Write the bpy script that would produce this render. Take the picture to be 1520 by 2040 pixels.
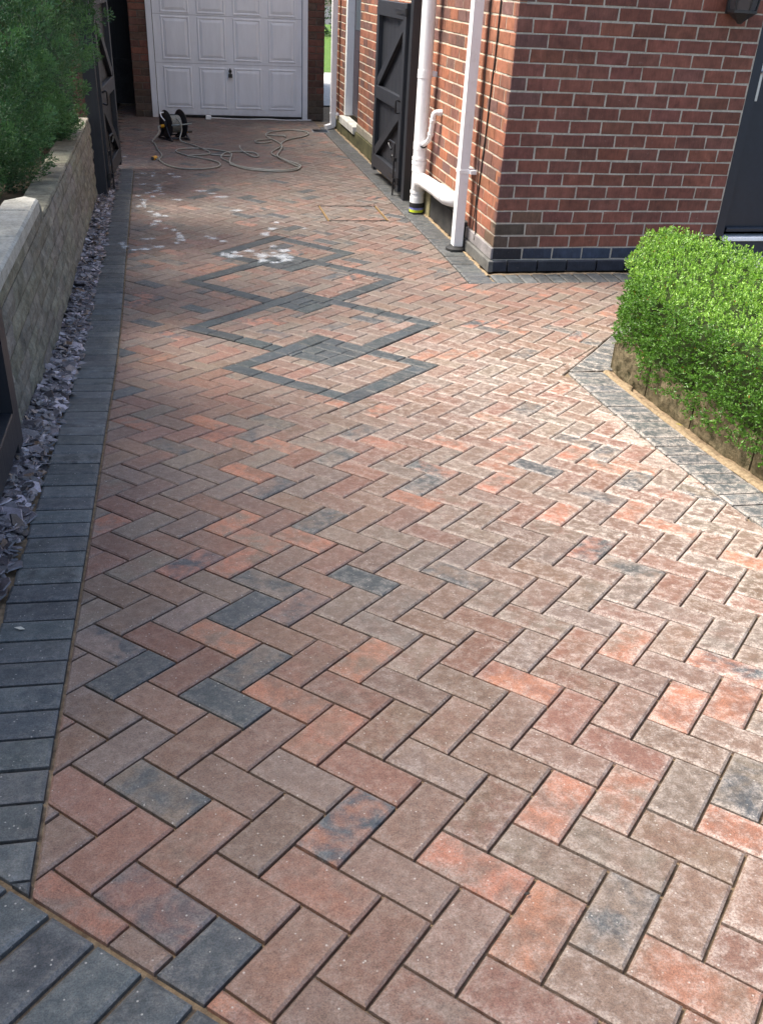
import bpy, math, random
import numpy as np
from mathutils import Vector, Matrix, noise as mnoise
random.seed(7); rng = np.random.default_rng(7)
S = bpy.context.scene
for o in list(bpy.data.objects): bpy.data.objects.remove(o)

# ------------------------------------------------------------------ camera, world, sun, exposure
F_PX = 1814.73                                   # focal length in pixels of the 1520 x 2040 photograph
CAM = np.array([-2.1092, -6.0361, 1.7437])       # house corner = origin, X along front wall, Y along side wall
PITCH, ROLL, YAW = .5312, -.0543, .2316
_fw = np.array([math.sin(YAW)*math.cos(PITCH), math.cos(YAW)*math.cos(PITCH), -math.sin(PITCH)])
_rt = np.array([math.cos(YAW), -math.sin(YAW), 0.0]); _dn = np.cross(_fw, _rt)
R2 = math.cos(ROLL)*_rt + math.sin(ROLL)*_dn; D2 = -math.sin(ROLL)*_rt + math.cos(ROLL)*_dn
cd = bpy.data.cameras.new('camera'); cam = bpy.data.objects.new('camera', cd); S.collection.objects.link(cam)
cd.sensor_fit = 'VERTICAL'; cd.sensor_height = 36.0; cd.lens = F_PX/2040*36; cd.clip_start = .05; cd.clip_end = 500
M = Matrix.Identity(4)
for i in range(3):
    M[i][0] = R2[i]; M[i][1] = -D2[i]; M[i][2] = -_fw[i]; M[i][3] = CAM[i]
cam.matrix_world = M; S.camera = cam
SUN_EL = math.radians(57); SUN_H = Vector((-.965, .262, 0)).normalized()
to_sun = Vector((SUN_H.x*math.cos(SUN_EL), SUN_H.y*math.cos(SUN_EL), math.sin(SUN_EL)))
W = bpy.data.worlds.new('World'); S.world = W; W.use_nodes = True
wn = W.node_tree.nodes; wl = W.node_tree.links
sky = wn.new('ShaderNodeTexSky'); sky.sky_type = 'NISHITA'; sky.sun_disc = False
sky.sun_elevation = SUN_EL; sky.sun_rotation = math.atan2(SUN_H.x, SUN_H.y)
sky.air_density = 1.0; sky.dust_density = 3.0; sky.ozone_density = 1.0
wn['Background'].inputs['Strength'].default_value = .15
wl.new(sky.outputs[0], wn['Background'].inputs['Color'])
sd = bpy.data.lights.new('sun', 'SUN'); sd.energy = 3.3; sd.angle = math.radians(26); sd.color = (1, .94, .84)
sun = bpy.data.objects.new('sun', sd); S.collection.objects.link(sun)
sun.rotation_euler = to_sun.to_track_quat('Z', 'Y').to_euler(); sun.location = (-6, 2, 9)
S.view_settings.view_transform = 'Standard'; S.view_settings.look = 'None'
S.view_settings.exposure = 1.40; S.view_settings.gamma = 1
S.render.engine = 'CYCLES'

# ------------------------------------------------------------------ terrain and pixel helpers
GY = [-12, -7.5, -6.5, -6, -5.5, -5, -4.5, -4, -3.5, -3, -2.5, -2, -1.5, -1, -.5, 0, .5, 60]
GZ = [.64, .57, .50, .4572, .4021, .347, .2894, .2245, .1669, .1204, .0733, .0286, -.0062, -.019, -.014, -.005, 0, 0]
def G(x, y):
    t = min(max((-.5-y)/2.5, 0), 1)
    return float(np.interp(y, GY, GZ)) - .0384*(min(max(x, -3.2), .8)+1.397)*t*t*(3-2*t)
def ray(px, py):
    return R2*((px-760)/F_PX) + D2*((py-1020)/F_PX) + _fw
def ground_px(px, py, dz=0.0):
    d = ray(px, py); lo, hi = .3, 200
    for _ in range(60):
        m = (lo+hi)/2; p = CAM+m*d
        if p[2] > G(p[0], p[1])+dz: lo = m
        else: hi = m
    return CAM+lo*d

# ------------------------------------------------------------------ mesh helpers
COL = S.collection
class MB:
    def __init__(s): s.v = []; s.f = []; s.att = {}
    def add(s, vs, fs, **att):
        b = len(s.v); s.v += [tuple(map(float, v)) for v in vs]; s.f += [tuple(b+i for i in f) for f in fs]
        for k, a in att.items():
            s.att.setdefault(k, []); L = s.att[k]
            d = len(a) if hasattr(a, '__len__') and not isinstance(a, (list,)) else None
            if isinstance(a, list): L += [None]*(b-len(L)) + a
            else: L += [None]*(b-len(L)) + [a]*len(vs)
        return s
    def box(s, x0, y0, z0, x1, y1, z1, bev=0.0, **att):
        return s.hexa([(x0,y0),(x1,y0),(x1,y1),(x0,y1)], z0, z1, bev, **att)
    def hexa(s, poly, z0, z1, bev=0.0, **att):                # prism over a CCW polygon with bevelled top and bottom rim
        n = len(poly)
        if bev <= 0:
            vs = [(x,y,z0) for x,y in poly]+[(x,y,z1) for x,y in poly]
            fs = [tuple(range(n))[::-1], tuple(range(n,2*n))]+[(i,(i+1)%n,n+(i+1)%n,n+i) for i in range(n)]
            return s.add(vs, fs, **att)
        ins = inset(poly, bev) or poly
        rings = [(ins,z0),(poly,z0+bev),(poly,z1-bev),(ins,z1)]
        vs = [(x,y,z) for p,z in rings for x,y in p]
        fs = [tuple(range(n))[::-1], tuple(range(3*n,4*n))]
        for r in range(3):
            fs += [(r*n+i, r*n+(i+1)%n, (r+1)*n+(i+1)%n, (r+1)*n+i) for i in range(n)]
        return s.add(vs, fs, **att)
    def bar(s, a, b, w, d, up=(0,0,1), **att):               # rectangular bar from a to b
        a, b = Vector(a), Vector(b); t = (b-a).normalized(); u = Vector(up)
        sd_ = t.cross(u).normalized(); u = sd_.cross(t).normalized()
        vs = [p+sd_*sx*w/2+u*sy*d/2 for p in (a,b) for sx,sy in ((-1,-1),(1,-1),(1,1),(-1,1))]
        return s.add(vs, [(3,2,1,0),(4,5,6,7),(0,1,5,4),(1,2,6,5),(2,3,7,6),(3,0,4,7)], **att)
    def tube(s, pts, r, n=10, cap=True, **att):
        pts = [Vector(p) for p in pts]; m = len(pts); rs = r if isinstance(r, (list,tuple)) else [r]*m
        vs = []; prev = None
        for i, p in enumerate(pts):
            t = (pts[min(i+1,m-1)]-pts[max(i-1,0)])
            t = t.normalized() if t.length > 1e-9 else (prev_t if i else Vector((0,0,1)))
            prev_t = t
            if prev is None:
                prev = t.orthogonal().normalized()
            prev = (prev - t*prev.dot(t)); prev = prev.normalized() if prev.length > 1e-6 else t.orthogonal().normalized()
            q = t.cross(prev)
            for k in range(n):
                a = 2*math.pi*k/n; vs.append(p+(prev*math.cos(a)+q*math.sin(a))*rs[i])
        fs = [(i*n+k, i*n+(k+1)%n, (i+1)*n+(k+1)%n, (i+1)*n+k) for i in range(m-1) for k in range(n)]
        if cap: fs += [tuple(range(n))[::-1], tuple(range((m-1)*n, m*n))]
        return s.add(vs, fs, **att)
    def cyl(s, c, z0, z1, r, n=24, **att):
        return s.tube([(c[0],c[1],z0),(c[0],c[1],z1)], r, n, **att)
def area(p): return .5*sum(p[i][0]*p[(i+1)%len(p)][1]-p[(i+1)%len(p)][0]*p[i][1] for i in range(len(p)))
def inset(poly, d):
    n = len(poly); out = []
    for i in range(n):
        p0, p1, p2 = (np.array(poly[i-1]), np.array(poly[i]), np.array(poly[(i+1)%n]))
        e1 = p1-p0; e2 = p2-p1; l1 = np.hypot(*e1); l2 = np.hypot(*e2)
        if l1 < 1e-6 or l2 < 1e-6: return None
        n1 = np.array((-e1[1], e1[0]))/l1; n2 = np.array((-e2[1], e2[0]))/l2
        A = np.array([n1, n2]); det = np.linalg.det(A)
        out.append(tuple(p1+n1*d) if abs(det) < 1e-4 else tuple(np.linalg.solve(A, [n1@(p1+n1*d), n2@(p1+n2*d)])))
    if area(out) <= 1e-5: return None
    for i in range(n):                                        # no edge may flip
        e = np.subtract(poly[(i+1)%n], poly[i]); g = np.subtract(out[(i+1)%n], out[i])
        if e@g <= 0: return None
    return out
def clean(p, eps=6e-4):
    q = [p[i] for i in range(len(p)) if math.dist(p[i], p[i-1]) > eps]
    return q if len(q) > 2 else []
def cut(poly, a, b):                                          # keep the part left of the line a->b
    out = []; n = len(poly); f = lambda p: (b[0]-a[0])*(p[1]-a[1])-(b[1]-a[1])*(p[0]-a[0])
    for i in range(n):
        p, q = poly[i], poly[(i+1)%n]; fp, fq = f(p), f(q)
        if fp >= 0: out.append(p)
        if fp*fq < 0:
            t = fp/(fp-fq); out.append((p[0]+(q[0]-p[0])*t, p[1]+(q[1]-p[1])*t))
    return out if len(out) > 2 else []
def clip_in(poly, conv):
    for i in range(len(conv)):
        poly = cut(poly, conv[i], conv[(i+1)%len(conv)])
        if not poly: return []
    return poly
def subtract(poly, conv):                                     # convex poly minus convex CCW region -> convex pieces
    out = []; rest = poly; inn_ = clip_in(poly, conv)
    if not inn_ or area(inn_) < 2e-5: return [poly]
    for i in range(len(conv)):
        a, b = conv[i], conv[(i+1)%len(conv)]
        o = cut(rest, b, a)
        if o and abs(area(o)) > 2e-5: out.append(o)
        rest = cut(rest, a, b)
        if not rest: return out
    return out
WORLD = {}
def finish(o, label=None, cat=None, group=None, kind=None):
    if label: o['label'] = label
    if cat: o['category'] = cat
    if group: o['group'] = group
    if kind: o['kind'] = kind
    return o
def obj(name, mb, mat, parent=None, smooth=False, label=None, cat=None, group=None, kind=None):
    v = np.array(mb.v, dtype=float); lo, hi = v.min(0), v.max(0)
    org = np.array([(lo[0]+hi[0])/2, (lo[1]+hi[1])/2, lo[2]])
    me = bpy.data.meshes.new(name); me.from_pydata((v-org).tolist(), [], mb.f); 
    for k, L in mb.att.items():
        L = L+[None]*(len(v)-len(L)); smp = next(x for x in L if x is not None)
        if hasattr(smp, '__len__'):
            a = me.attributes.new(k, 'FLOAT_COLOR', 'POINT'); z = (0,0,0,0)
            a.data.foreach_set('color', np.array([x if x is not None else z for x in L], dtype=np.float32).ravel())
        else:
            a = me.attributes.new(k, 'FLOAT', 'POINT')
            a.data.foreach_set('value', np.array([x or 0 for x in L], dtype=np.float32))
    if smooth is True: me.polygons.foreach_set('use_smooth', [True]*len(me.polygons))
    me.materials.append(mat); me.update()
    o = bpy.data.objects.new(name, me); COL.objects.link(o)
    if smooth == 'auto': me.set_sharp_from_angle(angle=math.radians(40)); 
    WORLD[o.name] = org
    if parent is not None:
        o.parent = parent; o.location = org-WORLD[parent.name]
    else: o.location = org
    return finish(o, label, cat, group, kind)
def thing(name, label, cat, loc, group=None, kind=None):
    o = bpy.data.objects.new(name, None); o.empty_display_size = .1; COL.objects.link(o); o.location = loc
    WORLD[o.name] = np.array(loc, float); return finish(o, label, cat, group, kind)
def raw_mesh(name, v, f_flat, k, mat, parent=None, cols=None, **kw):   # numpy fast path, all faces have k corners
    n = len(v); nf = len(f_flat)//k
    org = np.array([v[:,0].mean(), v[:,1].mean(), v[:,2].min()])
    me = bpy.data.meshes.new(name); me.vertices.add(n); me.vertices.foreach_set('co', (v-org).astype(np.float32).ravel())
    me.loops.add(nf*k); me.loops.foreach_set('vertex_index', f_flat.astype(np.int32))
    me.polygons.add(nf); me.polygons.foreach_set('loop_start', np.arange(0, nf*k, k, dtype=np.int32))
    if cols is not None:
        a = me.attributes.new('col1', 'FLOAT_COLOR', 'POINT'); a.data.foreach_set('color', cols.astype(np.float32).ravel())
    me.materials.append(mat); me.update(calc_edges=True); me.validate()
    o = bpy.data.objects.new(name, me); COL.objects.link(o); WORLD[o.name] = org
    if parent is not None: o.parent = parent; o.location = org-WORLD[parent.name]
    else: o.location = org
    return finish(o, **kw)
def spline(pts, k=6):
    P = [np.array(p, float) for p in pts]; out = []
    for i in range(len(P)-1):
        p0, p1, p2, p3 = P[max(i-1,0)], P[i], P[i+1], P[min(i+2,len(P)-1)]
        for j in range(k):
            t = j/k
            out.append(.5*((2*p1)+(p2-p0)*t+(2*p0-5*p1+4*p2-p3)*t*t+(3*p1-p0-3*p2+p3)*t**3))
    out.append(P[-1]); return out

# ------------------------------------------------------------------ materials
def nodes(name):
    m = bpy.data.materials.new(name); m.use_nodes = True; nt = m.node_tree
    return m, nt, nt.nodes, nt.links, nt.nodes['Principled BSDF']
class NB:
    def __init__(s, name): s.m, s.t, s.n, s.l, s.p = nodes(name)
    def new(s, typ, **kw):
        n = s.n.new('ShaderNode'+typ)
        for k, v in kw.items():
            if k in n.inputs.keys(): s.put(n.inputs[k], v)
            else: setattr(n, k, v)
        return n
    def put(s, inp, v):
        if hasattr(v, 'is_output'): s.l.new(v, inp)
        else:
            if inp.type == 'RGBA' and len(v) == 3: v = (*v, 1)
            inp.default_value = v
    def pos(s): return s.new('NewGeometry').outputs['Position']
    def objc(s): return s.new('TexCoord').outputs['Object']
    def attr(s, n): return s.new('Attribute', attribute_name=n)
    def noise(s, vec, scale, detail=4, rough=.55, dist=0):
        n = s.new('TexNoise'); s.put(n.inputs['Vector'], vec); n.inputs['Scale'].default_value = scale
        n.inputs['Detail'].default_value = detail; n.inputs['Roughness'].default_value = rough; n.inputs['Distortion'].default_value = dist
        return n.outputs['Fac']
    def ramp(s, fac, *stops):
        n = s.new('ValToRGB'); s.put(n.inputs[0], fac); e = n.color_ramp.elements
        while len(e) < len(stops): e.new(.5)
        for i, (p, c) in enumerate(stops):
            e[i].position = p; e[i].color = (*c, 1) if hasattr(c, '__len__') else (c, c, c, 1)
        return n.outputs[0]
    def mix(s, fac, a, b, mode='MIX'):
        n = s.new('Mix'); n.data_type = 'RGBA'; n.blend_type = mode
        s.put(n.inputs[0], fac); s.put(n.inputs[6], a); s.put(n.inputs[7], b); return n.outputs[2]
    def math(s, op, a, b=0.0, c=None, clamp=False):
        n = s.new('Math'); n.operation = op; n.use_clamp = clamp; s.put(n.inputs[0], a); s.put(n.inputs[1], b)
        if c is not None: s.put(n.inputs[2], c)
        return n.outputs[0]
    def vadd(s, a, b):
        n = s.new('VectorMath'); n.operation = 'ADD'; s.put(n.inputs[0], a); s.put(n.inputs[1], b); return n.outputs[0]
    def vmul(s, a, b):
        n = s.new('VectorMath'); n.operation = 'MULTIPLY'; s.put(n.inputs[0], a); s.put(n.inputs[1], b); return n.outputs[0]
    def bump(s, h, strength=.4, dist=.004):
        n = s.new('Bump'); n.inputs['Strength'].default_value = strength; n.inputs['Distance'].default_value = dist
        s.put(n.inputs['Height'], h); s.l.new(n.outputs[0], s.p.inputs['Normal'])
    def out(s, col=None, rough=None, spec=None, metal=None):
        if col is not None: s.put(s.p.inputs['Base Color'], col)
        if rough is not None: s.put(s.p.inputs['Roughness'], rough)
        if spec is not None: s.put(s.p.inputs['Specular IOR Level'], spec)
        if metal is not None: s.put(s.p.inputs['Metallic'], metal)
        return s.m

def m_paver(name, wet=.0):
    b = NB(name); P = b.pos(); c1 = b.attr('col1'); c2 = b.attr('col2'); ax_ = b.new('SeparateXYZ', Vector=b.attr('aux').outputs['Vector']); sd_ = ax_.outputs[0]; ed = ax_.outputs[1]
    Q = b.vadd(P, b.new('CombineXYZ', X=sd_, Y=b.math('MULTIPLY', sd_, 1.7), Z=b.math('MULTIPLY', sd_, 3.1)).outputs[0])
    blot = b.ramp(b.noise(Q, 13, 5, .6, .4), (.40, 0.0), (.60, 1.0))
    col = b.mix(b.math('MULTIPLY', blot, c2.outputs['Alpha']), c1.outputs['Color'], c2.outputs['Color'])
    mott = b.ramp(b.noise(P, 60, 7, .75), (.25, .74), (.75, 1.24)); col = b.mix(1.0, col, mott, 'MULTIPLY')
    grit = b.ramp(b.noise(P, 330, 4, .7), (.34, .60), (.64, 1.30)); col = b.mix(1.0, col, grit, 'MULTIPLY')
    v = b.new('TexVoronoi'); b.put(v.inputs['Vector'], P); v.inputs['Scale'].default_value = 75
    spk = b.math('MULTIPLY', b.ramp(v.outputs['Distance'], (.09, 1.0), (.17, 0.0)), b.ramp(b.noise(P, 40, 2), (.52, 0.0), (.56, 1.0)))
    col = b.mix(b.math('MULTIPLY', spk, .7), col, (.5, .46, .4))
    pit = b.ramp(b.noise(P, 190, 4, .6), (.30, 1.0), (.36, 0.0)); col = b.mix(b.math('MULTIPLY', pit, .5), col, (.04, .03, .026))
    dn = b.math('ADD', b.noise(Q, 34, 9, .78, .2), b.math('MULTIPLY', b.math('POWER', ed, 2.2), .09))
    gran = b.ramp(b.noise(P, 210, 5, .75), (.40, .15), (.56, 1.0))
    dust_sun = b.math('MULTIPLY', b.math('MULTIPLY', b.ramp(dn, (.46, 0.0), (.64, 1.0)), gran), c1.outputs['Alpha'])
    col = b.mix(dust_sun, col, (.58, .50, .43))
    wetn = b.ramp(b.noise(P, 1.4, 4, .6), (.35, .58), (.65, .80))
    b.bump(b.math('ADD', b.noise(P, 240, 5, .7), b.math('MULTIPLY', b.noise(P, 45, 3), 1.2)), .5, .0035)
    return b.out(col, wetn, .45)
def m_noise(name, c0, c1, scale=8, rough=.8, bump=.3, bscale=60, spec=.4, detail=6, bdist=.004, metal=None, attr=False):
    b = NB(name); P = b.pos()
    col = b.ramp(b.noise(P, scale, detail, .62, .2), (.3, c0), (.7, c1))
    col = b.mix(1.0, col, b.ramp(b.noise(P, scale*9, 4, .6), (.3, .8), (.7, 1.18)), 'MULTIPLY')
    if attr: col = b.mix(1.0, col, b.attr('col1').outputs['Color'], 'MULTIPLY')
    b.bump(b.noise(P, bscale, 5, .65), bump, bdist)
    return b.out(col, rough, spec, metal)
def m_brick(name):
    b = NB(name); P = b.pos(); c1 = b.attr('col1'); sd_ = b.math('MULTIPLY', c1.outputs['Alpha'], 40.0)
    Q = b.vadd(P, b.new('CombineXYZ', X=sd_, Y=sd_, Z=b.math('MULTIPLY', sd_, 2.3)).outputs[0])
    col = b.mix(1.0, c1.outputs['Color'], b.ramp(b.noise(Q, 16, 5, .65, .3), (.28, .66), (.72, 1.34)), 'MULTIPLY')
    col = b.mix(1.0, col, b.ramp(b.noise(P, 2.2, 5, .6), (.3, .74), (.7, 1.2)), 'MULTIPLY')
    str_ = b.noise(b.vmul(Q, (1, 1, .12)), 120, 3, .6); col = b.mix(1.0, col, b.ramp(str_, (.3, .84), (.7, 1.14)), 'MULTIPLY')
    col = b.mix(b.math('MULTIPLY', b.ramp(b.noise(Q, 30, 6, .75), (.62, 0.0), (.74, 1.0)), .28), col, (.5, .40, .34))
    b.bump(b.noise(Q, 130, 5, .7), .45, .004)
    return b.out(col, .82, .35)
def m_flat(name, c, rough=.5, spec=.5, metal=0.0, var=.12, bump=0.0, scale=12):
    b = NB(name); P = b.pos(); lo = tuple(x*(1-var) for x in c); hi = tuple(min(x*(1+var), 1) for x in c)
    col = b.ramp(b.noise(P, scale, 5, .6), (.3, lo), (.7, hi))
    if bump: b.bump(b.noise(P, scale*10, 4, .6), bump, .002)
    r = b.math('ADD', b.math('MULTIPLY', b.noise(P, scale*2, 4), .2), rough-.1)
    return b.out(col, r, spec, metal)
def m_leaf(name, gloss=.4, trans=.3):
    b = NB(name); c = b.attr('col1').outputs['Color']
    b.out(c, gloss, .45)
    t = b.new('BsdfTranslucent', Color=b.mix(1.0, c, (1.3, 1.5, .5), 'MULTIPLY')); mx = b.new('MixShader'); mx.inputs[0].default_value = trans
    b.l.new(b.p.outputs[0], mx.inputs[1]); b.l.new(t.outputs[0], mx.inputs[2]); b.l.new(mx.outputs[0], b.n['Material Output'].inputs['Surface'])
    return b.m
def m_wood(name, c, rough=.5):
    b = NB(name); P = b.pos()
    g = b.noise(b.vmul(P, (1, 1, .06)), 70, 5, .6); col = b.ramp(g, (.25, tuple(x*.72 for x in c)), (.75, tuple(x*1.3 for x in c)))
    b.bump(g, .35, .003); return b.out(col, b.math('ADD', b.math('MULTIPLY', g, .25), rough-.1), .5)
def m_stained_white(name, c=(.74,.76,.80)):
    b = NB(name); P = b.pos(); z = b.new('SeparateXYZ', Vector=P).outputs['Z']
    st = b.noise(b.vmul(P, (1, 1, .18)), 14, 6, .65)
    col = b.ramp(st, (.25, tuple(x*.86 for x in c)), (.7, c))
    low = b.math('MULTIPLY', b.ramp(z, (.03, 1.0), (.20, 0.0)), b.ramp(b.noise(P, 20, 5, .7), (.3, .2), (.7, 1.0)))
    col = b.mix(b.math('MULTIPLY', low, .45), col, (.35, .33, .30))
    return b.out(col, .42, .45)
def m_film(name):
    b = NB(name); P = b.pos()
    b.out((.80, .84, .87), .12, .6); tr = b.new('BsdfTransparent'); mx = b.new('MixShader')
    e = b.math('MULTIPLY', b.attr('edge').outputs['Fac'], b.ramp(b.noise(P, 22, 6, .7), (.32, .10), (.50, 1.0)))
    b.put(mx.inputs[0], b.math('MULTIPLY', e, .50)); b.l.new(tr.outputs[0], mx.inputs[1]); b.l.new(b.p.outputs[0], mx.inputs[2])
    b.l.new(mx.outputs[0], b.n['Material Output'].inputs['Surface']); return b.m

PAVER = m_paver('brindle_paver')
SAND = m_noise('jointing_sand', (.12,.085,.056), (.34,.25,.155), 40, .95, .6, 260, .2)
SANDY = m_noise('bright_sand', (.18,.132,.078), (.36,.27,.168), 55, .95, .8, 200, .2, bdist=.008)
SOIL = m_noise('soil', (.05,.038,.028), (.11,.085,.06), 14, .95, .8, 60, .2, bdist=.02)
TARMAC = m_noise('tarmac', (.05,.05,.05), (.075,.075,.073), 20, .9, .6, 120, .3)
GRASSM = m_noise('lawn_grass', (.06,.12,.02), (.11,.19,.035), 6, .9, .8, 90, .2, bdist=.03)
CONC = m_noise('pale_concrete', (.38,.36,.33), (.52,.50,.46), 9, .85, .4, 80, .3)
MORTAR = m_noise('mortar', (.34,.305,.25), (.52,.475,.395), 9, .95, .7, 160, .15, bdist=.006)
MORTARY = m_noise('sandy_mortar', (.45,.395,.30), (.66,.585,.465), 9, .95, .7, 160, .15, bdist=.006)
BRICK = m_brick('house_brick')
RENDER = m_noise('grey_render', (.06,.06,.058), (.17,.165,.15), 5, .85, .5, 60, .3)
MOSSY = m_noise('mossy_render', (.035,.035,.018), (.13,.12,.06), 7, .9, .6, 60, .2)
DAMP = m_noise('damp_black_render', (.018,.018,.019), (.06,.058,.055), 6, .7, .4, 60, .3)
STONE = m_noise('split_stone', (.110,.104,.088), (.27,.255,.215), 12, .95, .9, 90, .15, attr=True, bdist=.008)
STONEM = m_noise('mossy_split_stone', (.030,.030,.016), (.20,.165,.112), 24, .95, .9, 90, .15, attr=True, bdist=.008)
COPING = m_noise('pale_coping', (.27,.26,.225), (.47,.45,.40), 10, .9, .9, 40, .2, bdist=.01)
SLATE = m_noise('purple_slate', (.062,.056,.056), (.15,.136,.136), 25, .28, .5, 120, .6, attr=True)
def m_pvc():
    b = NB('white_pvc'); P = b.pos()
    st = b.noise(b.vmul(P, (1, 1, .10)), 60, 6, .7); col = b.ramp(st, (.28, (.72,.71,.68)), (.5, (.80,.80,.80)))
    col = b.mix(b.math('MULTIPLY', b.ramp(b.noise(P, 9, 6, .7), (.55, 0.0), (.75, 1.0)), .35), col, (.45,.42,.36))
    return b.out(col, b.ramp(st, (.3, .6), (.7, .32)), .45)
WHITEPVC = m_pvc()
GARDOOR = m_stained_white('white_garage_steel')
BLACKPL = m_flat('black_plastic', (.018,.018,.02), .4, .5)
BLACKRUB = m_flat('black_rubber', (.02,.02,.02), .6, .4)
GATEW = m_wood('charcoal_stained_timber', (.018,.020,.025), .45)
DARKW = m_wood('dark_timber', (.03,.028,.027), .6)
IRON = m_flat('black_iron', (.02,.02,.022), .4, .6, .4)
NAVY = m_flat('dark_navy_composite', (.014,.019,.030), .38, .5, bump=.15, scale=30)
ALU = m_flat('brushed_aluminium', (.62,.63,.64), .32, .5, 1.0, .06)
GLASSM = m_flat('dark_glass', (.03,.04,.045), .05, .7)
PLUM = m_flat('dark_plum_door', (.035,.024,.03), .4, .5)
YELLOW = m_flat('amber_plastic', (.62,.30,.02), .4, .5)
HOSEM = m_flat('olive_grey_hose', (.23,.225,.195), .38, .5, scale=30)
BLUEL = m_flat('blue_label', (.20,.22,.55), .5); LIME = m_flat('lime_label', (.50,.58,.03), .5)
BARK = m_noise('bark', (.06,.045,.03), (.13,.10,.07), 20, .95, .8, 50, .2)
BOXLEAF = m_leaf('box_leaf', .34, .28); CONLEAF = m_leaf('conifer_spray', .55, .18)
ROOF = m_noise('roof_tile', (.07,.05,.045), (.14,.09,.075), 8, .85, .5, 40, .3)
FILM = m_film('soapy_water_film')
CABLE = m_flat('black_cable', (.015,.014,.014), .5)
COREM = m_noise('blocking_core', (.020,.028,.010), (.035,.05,.016), 20, .95, .5, 40, .1)

def jit(c, a=.1): 
    k = 1+random.uniform(-a, a); return (c[0]*k*(1+random.uniform(-.06,.06)), c[1]*k, c[2]*k*(1+random.uniform(-.06,.06)))

# ------------------------------------------------------------------ ground, bed, lawn
mb = MB(); mb.box(-60, -60, -.4, 60, 60, -.10)
obj('ground', mb, TARMAC, kind='structure')
def sheet(name, xs, ys, zf, mat, **kw):
    m = MB(); vs = [(x,y,zf(x,y)) for y in ys for x in xs]; nx = len(xs)
    m.add(vs, [(j*nx+i, j*nx+i+1, (j+1)*nx+i+1, (j+1)*nx+i) for j in range(len(ys)-1) for i in range(nx-1)])
    return obj(name, m, mat, **kw)
drive = sheet('driveway', np.linspace(-2.82, 3.2, 25), np.concatenate([np.linspace(-8, 1, 61), np.linspace(1.4, 8.9, 20)]),
              lambda x,y: G(x,y)-.0145, SAND, kind='structure')
sheet('street', np.linspace(-2.9, 6, 12), np.linspace(-20, -8, 10), lambda x,y: G(x,y)-.02, TARMAC, kind='structure')
sheet('lawn', np.linspace(-14, 26, 20), np.linspace(14.2, 34, 16), lambda x,y: .01, GRASSM, kind='structure')
sheet('garden_path', np.linspace(-4, 6, 8), np.linspace(8.92, 14.2, 8), lambda x,y: .004, CONC, kind='structure')
sheet('planting_bed', np.linspace(-9, -2.86, 14), np.linspace(-9, 2.6, 40),
      lambda x,y: .57+.02*mnoise.noise((x*3,y*3,1)), SOIL, kind='structure')
mb = MB(); hbp = [(.20,-7),(1.05,-7),(1.05,-1.5),(.70,-1.2),(.56,-1.30),(.20,-1.72)]
mb.add([(x,y_,G(x,y_)+.10) for x,y_ in hbp]+[(x,y_,G(x,y_)-.05) for x,y_ in hbp], [tuple(range(6))]+[(i,6+i,6+(i+1)%6,(i+1)%6) for i in range(6)])
obj('hedge_bed', mb, SOIL, kind='structure')

# ------------------------------------------------------------------ block paving
UNIT = .09995; PHI = -.0106; OX, OY = -2.397, -4.895
TT = [-9, -2.24, -1.65, -1.12, -.64, -.16, .32, .84, 1.36, 11.36]; TY = [-9, -2.24, -1.65, -1.14, -.76, -.338, .073, .514, 1.033, 11.033]
cphi, sphi = math.cos(PHI), math.sin(PHI)
def lat(u, v):                                                # herringbone lattice -> ground plan
    a = (u+v)/2**.5*UNIT; b = (v-u)/2**.5*UNIT
    return (OX+a*cphi-b*sphi, float(np.interp(OY+.9945*(a*sphi+b*cphi), TT, TY)))
def dplan(x, t): return (x, float(np.interp(t, TT, TY)))
def convex_ccw(p): return p if area(p) > 0 else p[::-1]
def LX(y): return -2.424-.0086*(y+5)                         # inner edge of the left edging
side_zone = [(-.222,-.188),(6,-.188),(6,12),(-.222,12)]
front_zone = [(-.222,-.240),(6,-.240),(6,0),(-.222,0)]
HB = [(-.155,-1.822),(-.160,-2.2),(-.166,-2.6),(-.172,-2.95),(-.173,-3.3),(-.166,-3.7),(-.12,-4.2),(-.03,-4.8),(.1,-5.4)]
hedge_zone = HB+[(5,-5.4),(5,3.8)]
hedge_zone = convex_ccw(hedge_zone)
ca, cb = (-2.430,-4.951), (-2.085,-5.262)                     # near left corner border
dirc = np.subtract(cb, ca)/math.dist(ca, cb); nrm = np.array((dirc[1], -dirc[0]))   # points to lower left
if nrm[1] > 0: nrm = -nrm
ce = tuple(np.array(ca)+dirc*2.2)
corner_zone = convex_ccw([tuple(np.array(ca)-dirc*.6), ce, tuple(np.array(ce)+nrm*4), tuple(np.array(ca)-dirc*.6+nrm*4)])
manhole = [(-.91,1.50),(-.40,1.50),(-.40,2.06),(-.91,2.06)]
DI = [(-1.381,-1.680,.5657),(-1.376,-.918,.757),(-1.383,.10,.742),(-1.383,.845,.525)]   # inlay diamonds: x, t, half diagonal
def diamond(cx, t, h): return [(cx,t-h),(cx+h,t),(cx,t+h),(cx-h,t)]
BANDS = []
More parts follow.
